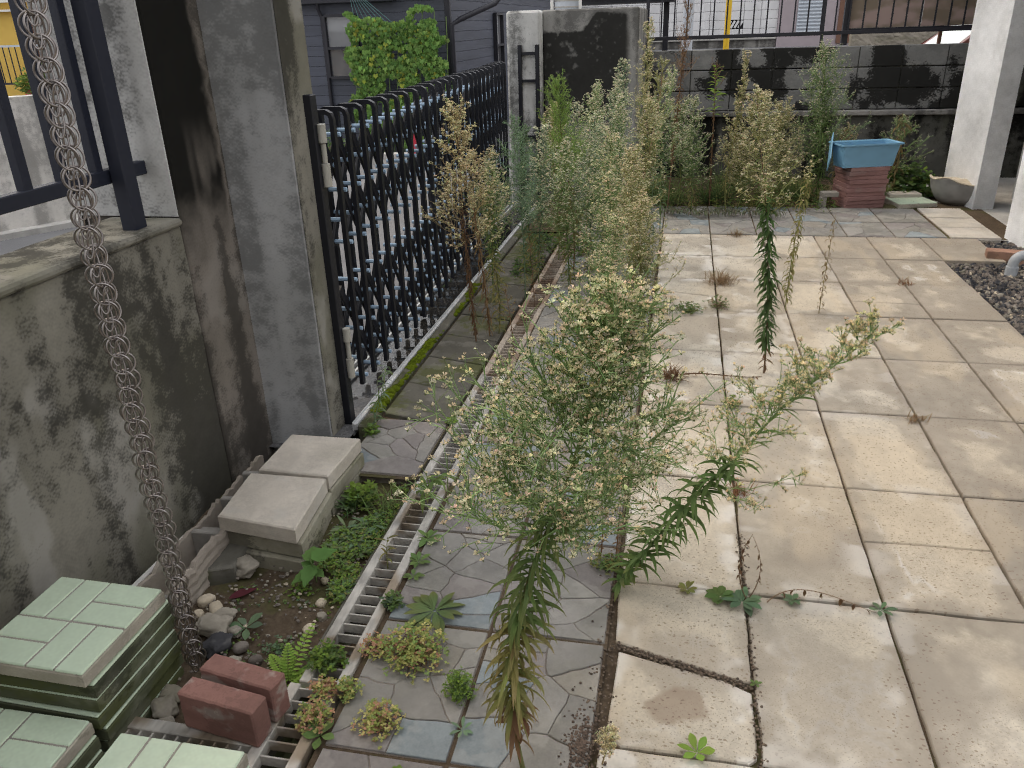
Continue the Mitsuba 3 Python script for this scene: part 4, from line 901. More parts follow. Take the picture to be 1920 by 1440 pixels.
def horseweed(key, pts, label, seed, leaf=None, head=None, r=.004, stem=GREEN, each=False, cat='weed', group=None):
    """leaf: list of (t0, t1, count, length, width, elev, droop, colour, tip); head: (t0, t1, branches, length, elev, twig count, fluff size, fluff colour, branch colour)"""
    rg = np.random.default_rng(seed); k = thing(key, label, cat, group)
    n = 40; S_ = spline(pts, n); rad = np.linspace(r, r*.35, n)
    put('stem', tube(S_, rad, 6), 'stalk', k, smooth=True, color=np.asarray(stem)*.9)
    at = lambda t: np.stack([np.interp(t, np.linspace(0, 1, n), S_[:, j]) for j in range(3)], -1)
    for (t0, t1, N, L, W, el, dr_, c, tip) in leaf or ():
        t = t0 + (t1 - t0)*(np.arange(N) + rg.random(N))/N
        az = np.arange(N)*2.4 + rg.normal(0, .35, N)
        sc = rg.uniform(.6, 1.15, N)*(1 - .35*np.abs((t - t0)/(t1 - t0 + 1e-9) - .45))
        B = blades(at(t), az, L*sc, W*rg.uniform(.75, 1.25, N), el + rg.normal(0, .18, N), dr_*rg.uniform(.7, 1.3, N), vary(c, rg, N), 6 if each else 4, .22,
                   rg.normal(0, .35, N), rg.normal(0, .5, N), None if tip is None else vary(tip, rg, N))
        put_blades('leaf' if each else 'foliage', B, k, each)
    for (t0, t1, nb, bl, el, tw, fs, fc, bc) in head or ():
        t = t0 + (t1 - t0)*(np.arange(nb) + rg.random(nb))/nb
        az = np.arange(nb)*2.4 + rg.normal(0, .4, nb); u = (t - t0)/(t1 - t0)
        ln = bl*(1 - .78*u)*rg.uniform(.65, 1.15, nb); e = el + rg.normal(0, .2, nb) + .25*u
        A = at(t); d = np.stack([np.cos(e)*np.cos(az), np.cos(e)*np.sin(az), np.sin(e)], -1)
        sag = np.c_[np.zeros((nb, 2)), -.10*ln]
        Bp = A + d*ln[:, None]; tw = int(round(tw*(2.0 if each else 1.0))); bc = np.asarray(bc)*1.35 + .02; tw_all = [twigs(A, Bp, r*.36, vary(bc, rg, nb), sag)]
        fp = [Bp]
        j = np.repeat(np.arange(nb), tw); s = rg.uniform(.22, 1, len(j)); Q = A[j]*((1 - s)**2)[:, None] + 2*(s*(1 - s))[:, None]*(.5*(A + Bp) + sag*2)[j] + Bp[j]*(s**2)[:, None]
        az2 = az[j] + rg.normal(0, .95, len(j)); e2 = e[j] + rg.normal(.15, .5, len(j)); l2 = bl*rg.uniform(.12, .34, len(j))*(1 - .5*u[j])
        d2 = np.stack([np.cos(e2)*np.cos(az2), np.cos(e2)*np.sin(az2), np.sin(e2)], -1); E2 = Q + d2*l2[:, None]
        tw_all.append(twigs(Q, E2, r*.24, vary(bc, rg, len(j)))); fp.append(E2)
        m = np.repeat(np.arange(len(j)), 3); s3 = rg.uniform(.45, .95, len(m)); Q3 = Q[m]*(1 - s3)[:, None] + E2[m]*s3[:, None]
        d3 = d2[m] + rg.normal(0, .7, (len(m), 3)); d3 /= np.linalg.norm(d3, axis=1, keepdims=True); E3 = Q3 + d3*(l2[m]*rg.uniform(.25, .55, len(m)))[:, None]
        tw_all.append(twigs(Q3, E3, r*.17, vary(bc, rg, len(m)))); fp.append(E3)
        mb = MB()
        for b in tw_all: mm, cc = joined(*b); mb.add(mm, cc)
        put('branchlet', mb, 'stalk', k, smooth=True, color=mb.col(), kind='stuff')
        fp = np.vstack(fp); fp = fp[rg.random(len(fp)) < .86]
        if fs:
            N = len(fp); mm, cc = fluff(fp, fs*(.78 if each else .82)*rg.uniform(.55, 1.25, N), vary(fc, rg, N, .28), rg, 10 if each else 7)
            put('seed_fluff', mm, 'leaf', k, color=cc, kind='stuff')
        # short bracts among the twigs
        nn = int(nb*tw*.7); jj = rg.integers(0, len(j), nn)
        put_blades('bract', blades(Q[jj], rg.uniform(0, 6.3, nn), bl*rg.uniform(.06, .16, nn), .0035*(1 + .5*(not each)), rg.normal(.4, .4, nn), rg.uniform(0, 1, nn), vary(bc, rg, nn), 3, .1), k)
    return k
# --- the big one in the foreground
horseweed('horseweed', [(-.150, -.705, -.02), (-.172, -.700, .20), (-.164, -.690, .36), (-.122, -.670, .55), (-.072, -.650, .69), (-.034, -.640, .82), (-.010, -.63, .92), (.030, -.62, 1.06)],
          'tallest foreground weed with drooping leaves below and a tan fluffy crown', 101, each=True, r=.0058, stem=OLIVE*.8,
          leaf=[(.10, .20, 20, .085, .012, -.2, 1.3, DRYB*1.3, DRYB*1.4), (.17, .40, 120, .110, .0105, -.05, 1.55, OLIVE*1.1, DRYY*1.15), (.36, .66, 134, .112, .0098, .05, 1.65, GREEN, OLIVE), (.62, .80, 26, .075, .006, .5, 1.0, GREEN*1.1, None)],
          head=[(.55, .99, 84, .33, .55, 7, .0088, TAN, GREEN*1.1)])
# --- the one leaning right from the slab joint
horseweed('horseweed', [(-.012, -.045, -.01), (.040, -.035, .075), (.098, -.025, .160), (.170, -.01, .265), (.258, .0, .375), (.335, .01, .475), (.415, .02, .595), (.520, .03, .705), (.622, .04, .825)],
          'weed leaning far to the right with long curved leaves over the cream slabs', 102, each=True, r=.0048, stem=GREEN*1.2,
          leaf=[(.03, .14, 26, .075, .017, .5, 1.3, GREEN*1.15, OLIVE), (.10, .52, 140, .120, .0125, .45, 1.75, GREEN*.95, GREEN*1.1), (.5, .80, 34, .085, .0075, .6, 1.2, GREEN*1.1, None)],
          head=[(.42, .995, 34, .215, .60, 5, .0090, TAN*np.array([.95, .92, .82]), GREEN*1.15)])
# --- mid distance on the slabs
horseweed('horseweed', [(.554, 1.647, -.01), (.548, 1.645, .2), (.530, 1.65, .45), (.495, 1.65, .75), (.450, 1.65, 1.0), (.412, 1.65, 1.24)],
          'tall weed with a dense dark green leaf column standing alone on the slabs', 103, r=.0045, stem=DRYB,
          leaf=[(.03, .14, 14, .06, .010, -.4, 1.0, DRYB, DRYB), (.12, .66, 290, .085, .0125, -.15, 1.35, DEEP, GREEN*.8), (.6, .8, 30, .06, .007, .4, 1.2, GREEN, None)],
          head=[(.60, 1.0, 34, .20, .65, 6, .0085, TAN*.95, OLIVE)])
horseweed('horseweed', [(.747, 2.60, -.01), (.752, 2.60, .3), (.775, 2.60, .62), (.80, 2.60, .85)], 'slim weed with curled olive leaves behind the dark green column', 104, r=.003, stem=OLIVE,
          leaf=[(.08, .9, 150, .065, .011, .3, 2.4, OLIVE, DRYY)], head=[(.8, 1., 8, .06, .7, 4, .007, TAN, OLIVE)])
horseweed('dry_weed', [(.921, 2.544, -.01), (.93, 2.545, .3), (.942, 2.55, .56)], 'thin dead stalk with curled brown leaves right of the slim weed', 105, r=.0026, stem=DRYY*.8,
          leaf=[(.05, .95, 46, .055, .008, .4, 3.2, DRYY*.8, DRYB)])
# --- along the drain and gate
horseweed('dry_weed', [(-.898, 1.889, -.01), (-.915, 1.89, .3), (-.930, 1.89, .6), (-.935, 1.89, .9), (-.949, 1.89, 1.17)], 'brown stalked weed by the gate carrying a big pale yellow seed crown', 106, r=.0042, stem=DRYB,
          leaf=[(.05, .62, 120, .06, .008, -.6, 1.2, DRYB, DRYB*.8)], head=[(.44, 1., 60, .26, .5, 7, .0095, CREAM*np.array([1, .95, .8]), DRYY*.8)])
horseweed('dry_weed', [(-.845, 1.98, -.01), (-.86, 1.97, .3), (-.885, 1.96, .6), (-.875, 1.96, .95)], 'second brown stalk just right of the pale yellow crown', 107, r=.004, stem=DRYB*1.2,
          leaf=[(.05, .75, 90, .07, .009, -.5, 1.3, DRYB*1.2, DRYY)], head=[(.7, 1., 16, .16, .6, 6, .008, TAN, DRYY)])
horseweed('horseweed', [(-.805, 2.022, -.01), (-.80, 2.02, .3), (-.825, 2.02, .6), (-.80, 2.02, .86)], 'olive leaved weed between the brown stalks and the drain', 108, r=.004, stem=OLIVE*.7,
          leaf=[(.04, .55, 80, .075, .011, .3, 1.5, OLIVE, DRYY), (.5, .9, 60, .075, .012, .2, 1.7, GREEN*.9, OLIVE)], head=[(.72, 1., 24, .19, .5, 6, .0075, TAN*.9, GREEN)])
horseweed('horseweed', [(-.771, 2.632, -.01), (-.775, 2.63, .4), (-.79, 2.63, .75), (-.80, 2.63, 1.02)], 'blue green feathery weed rising between grate and far pier', 109, r=.004, stem=BLUEG*1.2,
          leaf=[(.05, .3, 26, .06, .009, .2, 1.4, OLIVE, DRYY), (.25, .75, 90, .085, .008, .9, 1.5, BLUEG, BLUEG)], head=[(.42, 1., 50, .24, .75, 7, .006, BLUEG*1.7, BLUEG*1.2)])
horseweed('dry_weed', [(-.69, 2.50, -.01), (-.70, 2.50, .22), (-.715, 2.5, .42)], 'little rusty stalk growing through the rust brown grate', 110, r=.0026, stem=DRYB, leaf=[(.1, .9, 26, .045, .007, .3, 1.4, DRYB*1.4, DRYY)], head=[(.6, 1., 6, .08, .6, 4, .005, DRYY, DRYB)])
horseweed('dry_weed', [(-.655, 1.70, -.01), (-.665, 1.70, .18), (-.69, 1.7, .36)], 'short red brown stalk standing in the grate nearer the camera', 111, r=.003, stem=DRYB*1.3, leaf=[(.1, .7, 14, .04, .006, -.3, 1, DRYB, DRYB)], head=[(.5, 1., 9, .10, .6, 4, .005, DRYY, DRYB)])
horseweed('horseweed', [(-.562, 3.296, -.01), (-.565, 3.30, .35), (-.62, 3.30, .75), (-.665, 3.30, 1.18)], 'bright green topped weed with brown drooping leaves below, beside the catch frame', 112, r=.0055, stem=DRYB,
          leaf=[(.22, .48, 50, .11, .016, -.1, 1.3, OLIVE*.8, DRYB), (.42, 1., 150, .075, .006, .8, 1.2, BRIGHT*.8, BRIGHT)], head=[(.45, 1., 56, .30, .8, 7, .0075, BRIGHT*.9 + .06, BRIGHT*.8)])
horseweed('horseweed', [(-.50, 3.55, -.01), (-.50, 3.55, .4), (-.48, 3.55, .8), (-.45, 3.55, 1.12)], 'pale flowering weed right behind the bright green topped one', 113, r=.0045, stem=OLIVE,
          leaf=[(.2, .7, 80, .08, .007, .5, 1.4, GREEN, OLIVE)], head=[(.32, 1., 56, .26, .6, 7, .0085, CREAM, GREEN*1.2)])
horseweed('horseweed', [(-.050, 3.096, -.01), (-.052, 3.10, .25), (-.045, 3.10, .5), (-.04, 3.1, .72)], 'short blue green weed with a hanging leaf tuft at the slab edge', 114, r=.0035, stem=BLUEG,
          leaf=[(.08, .62, 110, .095, .009, .2, 1.8, BLUEG*.75, BLUEG), (.6, 1, 24, .06, .006, .7, 1., BLUEG, None)])
horseweed('horseweed', [(-.303, 2.682, -.01), (-.31, 2.68, .3), (-.30, 2.69, .6), (-.27, 2.7, .92)], 'leafy green weed in the middle of the crowd over the stone path', 115, r=.0045, stem=GREEN,
          leaf=[(.05, .3, 30, .08, .010, .2, 1.5, OLIVE, DRYY), (.25, .7, 90, .10, .009, .5, 1.7, BLUEG*.9, GREEN)], head=[(.38, 1., 52, .25, .7, 7, .0085, TAN, GREEN*1.1)])
horseweed('horseweed', [(-.083, 2.234, -.01), (-.09, 2.24, .3), (-.12, 2.25, .6), (-.125, 2.26, .90)], 'straw coloured weed beside the slabs behind the tallest foreground weed', 116, r=.0045, stem=OLIVE,
          leaf=[(.1, .7, 70, .085, .010, .4, 1.9, OLIVE*1.1, DRYY)], head=[(.34, 1., 56, .25, .6, 7, .0085, TAN, OLIVE)])
horseweed('horseweed', [(-.22, 1.60, -.01), (-.20, 1.61, .25), (-.17, 1.62, .5), (-.15, 1.63, .70)], 'half hidden green weed behind the tallest foreground weed crown', 117, r=.004, stem=GREEN,
          leaf=[(.1, .8, 80, .08, .008, .5, 1.6, GREEN, OLIVE)], head=[(.4, 1., 44, .22, .7, 7, .0085, TAN, GREEN*1.1)])
horseweed('horseweed', [(-.35, 3.75, -.01), (-.34, 3.75, .4), (-.31, 3.76, .85), (-.28, 3.77, 1.26)], 'tall grey green weed in front of the black stained wall block', 118, r=.005, stem=BLUEG,
          leaf=[(.2, .75, 120, .09, .008, .6, 1.6, BLUEG*1.05, GREEN)], head=[(.5, 1., 40, .22, .7, 7, .0085, CREAM*.95, BLUEG*1.1)])
horseweed('horseweed', [(-.179, 4.137, -.01), (-.18, 4.14, .4), (-.165, 4.14, .95), (-.151, 4.14, 1.50)], 'very tall pale plume reaching above the block wall at the block edge', 119, r=.0048, stem=OLIVE,
          leaf=[(.15, .7, 110, .09, .009, .5, 1.7, BLUEG, OLIVE)], head=[(.45, 1., 48, .20, .8, 7, .0085, TAN*1.02, OLIVE*1.1)])
horseweed('horseweed', [(-.02, 4.42, -.01), (-.03, 4.42, .4), (-.03, 4.43, .8), (.03, 4.43, 1.16)], 'green plume left of the dead brown stalk', 120, r=.0046, stem=GREEN,
          leaf=[(.1, .75, 120, .11, .009, .6, 1.8, BLUEG, GREEN)], head=[(.45, 1., 42, .24, .6, 7, .0085, CREAM, GREEN*1.2)])
horseweed('dry_weed', [(-.20, 4.9, -.01), (-.17, 4.92, .4), (-.11, 4.95, .75), (-.07, 5.0, 1.22)], 'orange brown thick stalk with a bare spreading top', 121, r=.011, stem=DRYB*1.9, head=[(.6, 1., 30, .24, .75, 6, .007, CREAM*.85, OLIVE*1.2)], leaf=[(.05, .5, 40, .06, .01, -.5, 1, DRYB*1.6, DRYB)])
horseweed('dry_weed', [(.02, 5.084, -.01), (.045, 5.084, .5), (.075, 5.084, 1.0), (.100, 5.084, 1.45), (.102, 5.084, 1.72)], 'dead dark brown stalk towering over the block wall', 122, r=.0065, stem=DRYB,
          leaf=[(.25, .85, 190, .055, .012, .3, 2.0, DRYB*1.3, DRYB)], head=[(.62, 1., 26, .20, .9, 5, .006, DRYB*1.8, DRYB*1.1)])
horseweed('goldenrod', [(.385, 5.445, -.01), (.375, 5.445, .4), (.37, 5.445, .8), (.36, 5.445, 1.18)], 'single brown stalk with bright yellow green leaves near its top', 123, r=.007, stem=DRYB*1.1,
          leaf=[(.05, .7, 70, .06, .009, -.6, 1.1, DRYB, DRYB), (.66, .98, 34, .12, .016, .6, 1.3, BRIGHT*1.2, BRIGHT)], head=[(.8, 1., 6, .22, .9, 3, 0, TAN, DRYB)])
horseweed('horseweed', [(.52, 5.123, -.01), (.50, 5.12, .4), (.55, 5.12, .8), (.579, 5.12, 1.25)], 'slender pale weed swaying right of the yellow green leaved stalk', 124, r=.0055, stem=OLIVE,
          leaf=[(.15, .8, 110, .09, .010, .2, 2.2, OLIVE*.9, DRYY)], head=[(.3, 1., 44, .17, .7, 7, .0095, TAN*.95, OLIVE)])
for i, (x, y, h, lab, c, b) in enumerate([(.78, 5.55, .90, 'bushy tan flowering weed left of the planter, second from it', TAN*.95, OLIVE), (.62, 5.35, .60, 'low tan flowering weed at the edge of the far stone path', TAN*.9, OLIVE*.9),
                                          (.98, 5.70, .80, 'bushy tan flowering weed between the two biggest bushes', TAN, OLIVE), (.10, 5.35, .86, 'rounded weed with pinkish white seed heads below the dead stalk', CREAM, GREEN)]):
    horseweed('horseweed', [(x, y, -.01), (x + .01, y, h*.4), (x - .02, y, h*.7), (x, y, h)], lab, 130 + i, r=.0055, stem=OLIVE,
              leaf=[(.1, .8, 90, .10, .010, .4, 1.8, GREEN*.9, OLIVE)], head=[(.22, 1., 56, .33*min(1, h + .15), .5, 8, .0105, c, b)])
horseweed('horseweed', [(1.349, 5.85, -.01), (1.34, 5.85, .4), (1.31, 5.85, .8), (1.29, 5.85, 1.22)], 'largest green bush behind the blue planter with long arching leaves', 140, r=.008, stem=GREEN,
          leaf=[(.05, .85, 330, .21, .011, .7, 2.0, GREEN*.95, GREEN)], head=[(.2, 1., 60, .50, .65, 8, .0105, CREAM*.9, GREEN)])
horseweed('horseweed', [(1.52, 5.95, -.01), (1.54, 5.95, .3), (1.56, 5.9, .6)], 'straw coloured arching weed just left of the planter rim', 141, r=.005, stem=DRYY,
          leaf=[(.2, 1., 70, .16, .011, .6, 2.2, DRYY*.9, DRYY)], head=[(.5, 1., 20, .22, .5, 6, .009, TAN*.9, DRYY)])
horseweed('dry_weed', [(2.02, 5.98, -.01), (2.03, 5.97, .35), (2.0, 5.95, .72)], 'bundle of dry brown stalks between the planter and the column', 142, r=.012, stem=DRYY*.7,
          leaf=[(.1, 1., 60, .15, .016, -.3, 1.2, DRYY*.8, DRYB*1.4)], head=[(.3, .9, 24, .34, .5, 6, .009, CREAM*.8, GREEN)])

# ---- more of the crowd over the stone path and along the gate end
for i, (x, y, h, dx, lab, c, b) in enumerate([
        (-.42, 2.95, 1.00, .04, 'leafy grey green weed left of the middle of the crowd', CREAM, BLUEG), (-.15, 2.75, .84, -.02, 'cream headed weed in the crowd nearest the slab edge', TAN, OLIVE), (-.30, 3.25, 1.08, .05, 'tall slim weed at the back of the crowd, cream tipped', CREAM, GREEN),
        (-.60, 3.85, .98, -.03, 'grey green weed in front of the catch frame, right of it', CREAM*.95, BLUEG), (-.12, 3.55, 1.04, .03, 'arching weed with straw coloured plume at the slab edge', TAN, OLIVE), (-.86, 3.30, .90, -.03, 'feathery green weed standing on the dark slabs by the gate', BLUEG*1.5, BLUEG),
        (-.95, 2.55, .84, .02, 'green weed with drooping leaves right of the pale yellow crown', CREAM*.8, GREEN), (-.02, 1.95, .72, -.05, 'low straw coloured weed leaning over the slab edge', TAN, OLIVE), (-.40, 4.30, 1.12, .04, 'tall green weed before the pale foot of the black stained wall', CREAM, GREEN),
        (.22, 5.05, .92, -.03, 'green weed with white seed heads between dead stalk and brown stalk', CREAM, GREEN), (-.25, 2.05, .80, .04, 'green stemmed weed hidden behind the tallest crown, left', TAN, GREEN),
        (-.74, 2.95, .95, .05, 'airy green weed just behind the blue green feathery one', CREAM, BLUEG), (-.70, 3.55, 1.02, -.04, 'airy olive weed growing through the brown grate far back', TAN, OLIVE), (-.52, 2.75, .88, -.03, 'leafy weed on the stone path edge beside the brown grate', CREAM, GREEN), (-.55, 4.25, 1.05, .05, 'slim weed by the end of the drain before the catch frame', CREAM, GREEN)]):
    horseweed('horseweed', [(x, y, -.01), (x + dx*.2, y, h*.35), (x + dx*.8, y, h*.7), (x + dx*.6, y, h)], lab, 160 + i, r=.0045, stem=b,
              leaf=[(.06, .35, 50, .085, .009, .2, 1.6, OLIVE, DRYY), (.25, .78, 130, .105, .0085, .6, 1.8, b, GREEN)], head=[(.38, 1., 46, .23, .65, 7, .0085, c, b)])
# ---- low plants
def rosette(c, n, L, W, label, seed, col=GREEN, el=.35, dr_=.5, tip=None, group=None, name='rosette_weed', z=0.):
    rg = np.random.default_rng(seed); k = thing(name, label, 'weed', group)
    az = np.arange(n)*2*np.pi/n*1.0 + rg.normal(0, .15, n)
    sc = rg.uniform(.75, 1.1, n)
    B = blades(np.tile([c[0], c[1], z + .004], (n, 1)) + np.c_[np.cos(az), np.sin(az), 0*az]*L*.05, az, L*sc, W*rg.uniform(.85, 1.15, n), el + rg.normal(0, .12, n), dr_ + rg.normal(0, .1, n), vary(col, rg, n, .15), 7, .18, rg.normal(0, .15, n), rg.normal(0, .2, n), tip, prof=1.35)
    put_blades('leaf', B, k, True)
    return k
def tuft(c, r, h, n, label, seed, col=GREEN, tip=None, W=.004, name='grass_tuft', cat='grass', z=0.):
    rg = np.random.default_rng(seed); k = thing(name, label, cat)
    p = np.c_[rg.normal(0, r*.4, (n, 2)) + np.asarray(c)[:2], np.full(n, z)]
    put_blades('blades', blades(p, rg.uniform(0, 6.3, n), h*rg.uniform(.5, 1.2, n), W, rg.uniform(.6, 1.45, n), rg.uniform(.3, 1.6, n), vary(col, rg, n), 4, .15, tip=None if tip is None else vary(tip, rg, n)), k)
    return k
def leafy(c, r, h, n, size, label, seed, cols, ws, name='creeping_weed', stems=True, stemc=None, z=0., oval=1.):
    """low bush of three-part leaflets on wiry stems"""
    rg = np.random.default_rng(seed); k = thing(name, label, 'weed')
    u = rg.normal(size=(n, 3)); u /= np.linalg.norm(u, axis=1, keepdims=True); u *= (rg.random(n)**.45)[:, None]
    lump = .7 + .6*meshkit.noise(u*2.3 + seed, seed)
    P = np.c_[c[0] + u[:, 0]*r*lump, c[1] + u[:, 1]*r*oval*lump, z + .006 + np.abs(u[:, 2])*h*lump]
    ci = rg.choice(len(cols), n, p=ws); col = np.array(cols)[ci]
    a0 = rg.uniform(0, 6.3, n); j = np.repeat(np.arange(n), 3); az = a0[j] + np.tile([0, 2.1, 4.2], n) + rg.normal(0, .2, 3*n)
    B = blades(P[j], az, size*rg.uniform(.7, 1.2, 3*n), size*rg.uniform(.65, .95, 3*n), rg.normal(.25, .35, 3*n), rg.normal(.4, .4, 3*n), vary(col[j], rg, 3*n, .2), 2, .12, rg.normal(0, .3, 3*n), prof=1.15)
    put_blades('foliage', B, k)
    if stems:
        m = rg.random(n) < .5; A = np.c_[c[0] + rg.normal(0, r*.25, m.sum()), c[1] + rg.normal(0, r*.25, m.sum()), np.full(m.sum(), z)]
        mm, cc = joined(*twigs(A, P[m], .0008, vary(stemc if stemc is not None else DRYB*1.4, rg, m.sum()))); put('wiry_stems', mm, 'stalk', k, color=cc, kind='stuff')
    return k
OX = [np.array([.36, .39, .13]), np.array([.24, .33, .11]), np.array([.52, .48, .19]), np.array([.50, .29, .19])]
rosette((-.502, -.225), 14, .098, .026, 'large pale rosette with spoon shaped leaves on the crazy paving', 1, np.array([.15, .215, .095]), .28, .55, OLIVE)
leafy((-.505, -.405), .095, .075, 420, .010, 'biggest yellow green creeping bush on the near stone path', 2, OX, (.45, .27, .18, .10))
leafy((-.605, -.40), .055, .03, 110, .009, 'reddish creeping weed against the grate beside the biggest bush', 3, OX, (.15, .1, .15, .6))
leafy((-.520, -.640), .058, .05, 190, .0095, 'small yellow bush with a red foot on the near stone path', 4, OX, (.4, .1, .3, .2))
leafy((-.672, -.660), .05, .06, 170, .009, 'yellow red creeping weed growing out of the nearest grate', 5, OX, (.45, .15, .15, .25))
leafy((-.690, -.575), .04, .05, 100, .009, 'pinkish creeping weed at the joint of the two near grates', 6, OX, (.3, .1, .2, .4))
leafy((-.625, -.560), .035, .045, 90, .009, 'small yellow weed right of the grate joint', 7, OX, (.5, .3, .15, .05))
leafy((-.352, -.515), .045, .075, 330, .006, 'bright green ferny weed growing in the joint of the near stone path', 8, [BRIGHT*.85, GREEN*1.2], (.6, .4), stemc=GREEN)
leafy((-.725, -.475), .055, .055, 190, .011, 'fresh green clover patch beside the fern', 9, [BRIGHT*.8, GREEN], (.5, .5), stemc=GREEN)
leafy((-.628, -.215), .035, .03, 60, .013, 'clover hanging over the grate rail', 10, [GREEN*1.05, BLUEG], (.6, .4), stemc=GREEN)
for i, (x, y, n, L, W, lab, c) in enumerate([(-.43, -.80, 10, .055, .022, 'leafy rosette at the bottom edge of the photo, left one', BRIGHT*.75), (-.36, -.815, 11, .055, .024, 'leafy rosette at the bottom edge of the photo, right one', GREEN*1.3), (-.315, -.625, 7, .035, .009, 'tiny silvery rosette in the dark joint of the near stone path', BLUEG*1.7),
        (-.625, .115, 9, .05, .019, 'fresh rosette at the right rail level with the near paver stack', GREEN*1.35), (-.618, -.01, 8, .04, .017, 'rosette at the right rail below the fresh one', GREEN*1.25), (-.612, -.085, 7, .035, .014, 'smallest rosette at the right rail', GREEN*1.2),
        (-.825, -.145, 13, .055, .010, 'silvery narrow leaved rosette at the left grate rail', BLUEG*1.6), (-1.035, -.345, 6, .06, .024, 'blue green seedling with oval leaves beside the mortar lump', BLUEG*1.25),
        (-.875, .105, 14, .075, .012, 'pale narrow leaved rosette behind the big leaved seedling', BLUEG*1.5), (-.86, .20, 15, .085, .015, 'pale broad rosette against the near paver stack', BLUEG*1.45), (-.645, -.70, 5, .045, .022, 'leafy sprig at the right rail of the nearest grate', GREEN*1.3),
        (.36, -.045, 12, .062, .024, 'large green rosette in the crossing of the cream slab joints', BLUEG*1.15), (.30, -.030, 9, .05, .024, 'round leaved green weed left of the slab crossing', GREEN*1.0), (.205, -.015, 8, .035, .015, 'yellowish weed in the slab joint nearest the leaning weed', OLIVE*1.1),
        (.735, -.02, 6, .042, .014, 'little green sprout at the far end of the trailing brown stem', BLUEG*1.1), (.50, -.015, 7, .032, .016, 'flat green weed along the slab joint', BLUEG*1.1), (.23, -.595, 6, .045, .020, 'yellow green sprout at the bottom edge slab joint', BRIGHT*1.0),
        (-.775, .945, 7, .04, .018, 'green weed at the corner of the dark slabs', BRIGHT*.8), (.375, -.36, 5, .018, .008, 'tiny green sprout in the wide crack', GREEN*1.3)]):
    rosette((x, y), n, L, W, lab, 50 + i, c, .5, .7, z=-.035 if x < -.79 else 0.)
# big leaved seedling
rg = np.random.default_rng(12); k = thing('broad_leaf_seedling', 'big leaved green seedling in the soil bed below the near paver stack', 'seedling'); o = np.array([-.925, -.105, -.04])
put('stem', tube([o, o + [.005, -.01, .05], o + [.0, -.02, .10]], .0025, 6), 'stalk', k, smooth=True, color=GREEN)
for az, L, W, z, el in ((1.9, .075, .062, .085, .3), (.75, .085, .072, .095, .25), (-.5, .055, .040, .05, .25), (-1.5, .085, .052, .075, -.1), (-2.3, .080, .050, .055, -.05), (2.9, .045, .04, .07, .2)):
    V, f, C = blades(o + [0, -.01, z], az, L, W, el, .5, vary(GREEN*np.array([1.1, 1.35, 1.2]), rg, 1, .12), 8, .14, prof=.62)
    edge = 1 + .10*np.sign(np.sin(np.arange(9)*3.1))[None, :, None, None]; V[:, :, [0, 2]] = V[:, :, [1]] + (V[:, :, [0, 2]] - V[:, :, [1]])*edge
    put_blades('leaf', (V, f, C), k, True)
# fern
k = thing('fern', 'yellow green fern behind the far red brick', 'fern'); o = np.array([-.815, -.525, -.03])
for az, L, el in ((1.35, .16, 1.05), (.55, .12, .75), (2.5, .10, .75), (-.25, .09, .5), (3.3, .085, .35), (1.9, .10, 1.2)):
    n = 13; t = np.linspace(.15, 1, n); a = el - .7*t
    P = o + np.c_[np.cos(az)*np.cumsum(np.cos(a))*L/n, np.sin(az)*np.cumsum(np.cos(a))*L/n, np.cumsum(np.sin(a))*L/n]
    mb = MB(); mb.add(tube(P, .0010, 5), BRIGHT*.9)
    for s in (-1, 1):
        m, c = joined(*blades(P, az + s*1.2, .026*np.sin(np.pi*(t*.8 + .12)), .011, .2, .4, vary(BRIGHT*1.35, rg, n, .1), 3, .1)); mb.add(m, c)
    put('frond', mb, 'leaf', k, smooth=True, color=mb.col())
# fallen red leaf
k = thing('fallen_leaf', 'dark red fallen leaf in front of the mossy block', 'leaf'); put_blades('blade', blades((-1.150, -.235, -.028), .75, .088, .036, .15, .35, np.array([.13, .04, .05]), 8, .2), k, True)
# soil bed ground cover
def cover(key, n, box_, mask, label, seed, cols, ws, size, z, cat='ground cover', hgt=.02):
    rg = np.random.default_rng(seed); x0, x1, y0, y1 = box_; P = []
    while len(P) < n:
        x, y = rg.uniform(x0, x1), rg.uniform(y0, y1)
        if mask(x, y) and meshkit.noise(np.array([x*11, y*11, seed*1.]), seed) > .42: P.append((x, y, z + hgt*rg.random()**1.5))
    P = np.array(P); j = np.repeat(np.arange(n), 3); a0 = rg.uniform(0, 6.3, n); az = a0[j] + np.tile([0, 2.1, 4.2], n)
    col = np.array(cols)[rg.choice(len(cols), n, p=ws)]
    m, c = joined(*blades(P[j], az, size*rg.uniform(.6, 1.3, 3*n), size*.75, rg.normal(.25, .3, 3*n), rg.normal(.4, .3, 3*n), vary(col[j], rg, 3*n, .25), 2, .1, rg.normal(0, .3, 3*n), prof=1.15))
    put(key, m, 'leaf', smooth=True, color=c, kind='stuff', label=label, category=cat)
cover('chickweed_cover', 1500, (-1.0, -.79, -.22, .46), lambda x, y: x > -.98 + .25*max(0, .1 - y), 'dense chickweed and clover along the left grate rail', 21, [GREEN*1.35, BRIGHT*.95, OLIVE*1.3], (.5, .35, .15), .009, -.038, hgt=.035)
cover('sparse_sprouts', 200, (-1.15, -.80, -.60, -.15), lambda x, y: True, 'tiny sprouts scattered over the bare soil', 22, [GREEN*1.2, BLUEG, BRIGHT*.6], (.4, .3, .3), .008, -.04, hgt=.012)
leafy((-.945, .34), .06, .08, 90, .022, 'bright broad leaved weed between the far paver stack and the grate', 23, [BRIGHT*.8, GREEN*1.3], (.6, .4), stemc=GREEN, z=-.03)
leafy((-.90, -.40), .05, .02, 40, .010, 'blue green clover patch in the bare soil', 24, [BLUEG*1.2, GREEN], (.7, .3), stemc=GREEN, z=-.04)
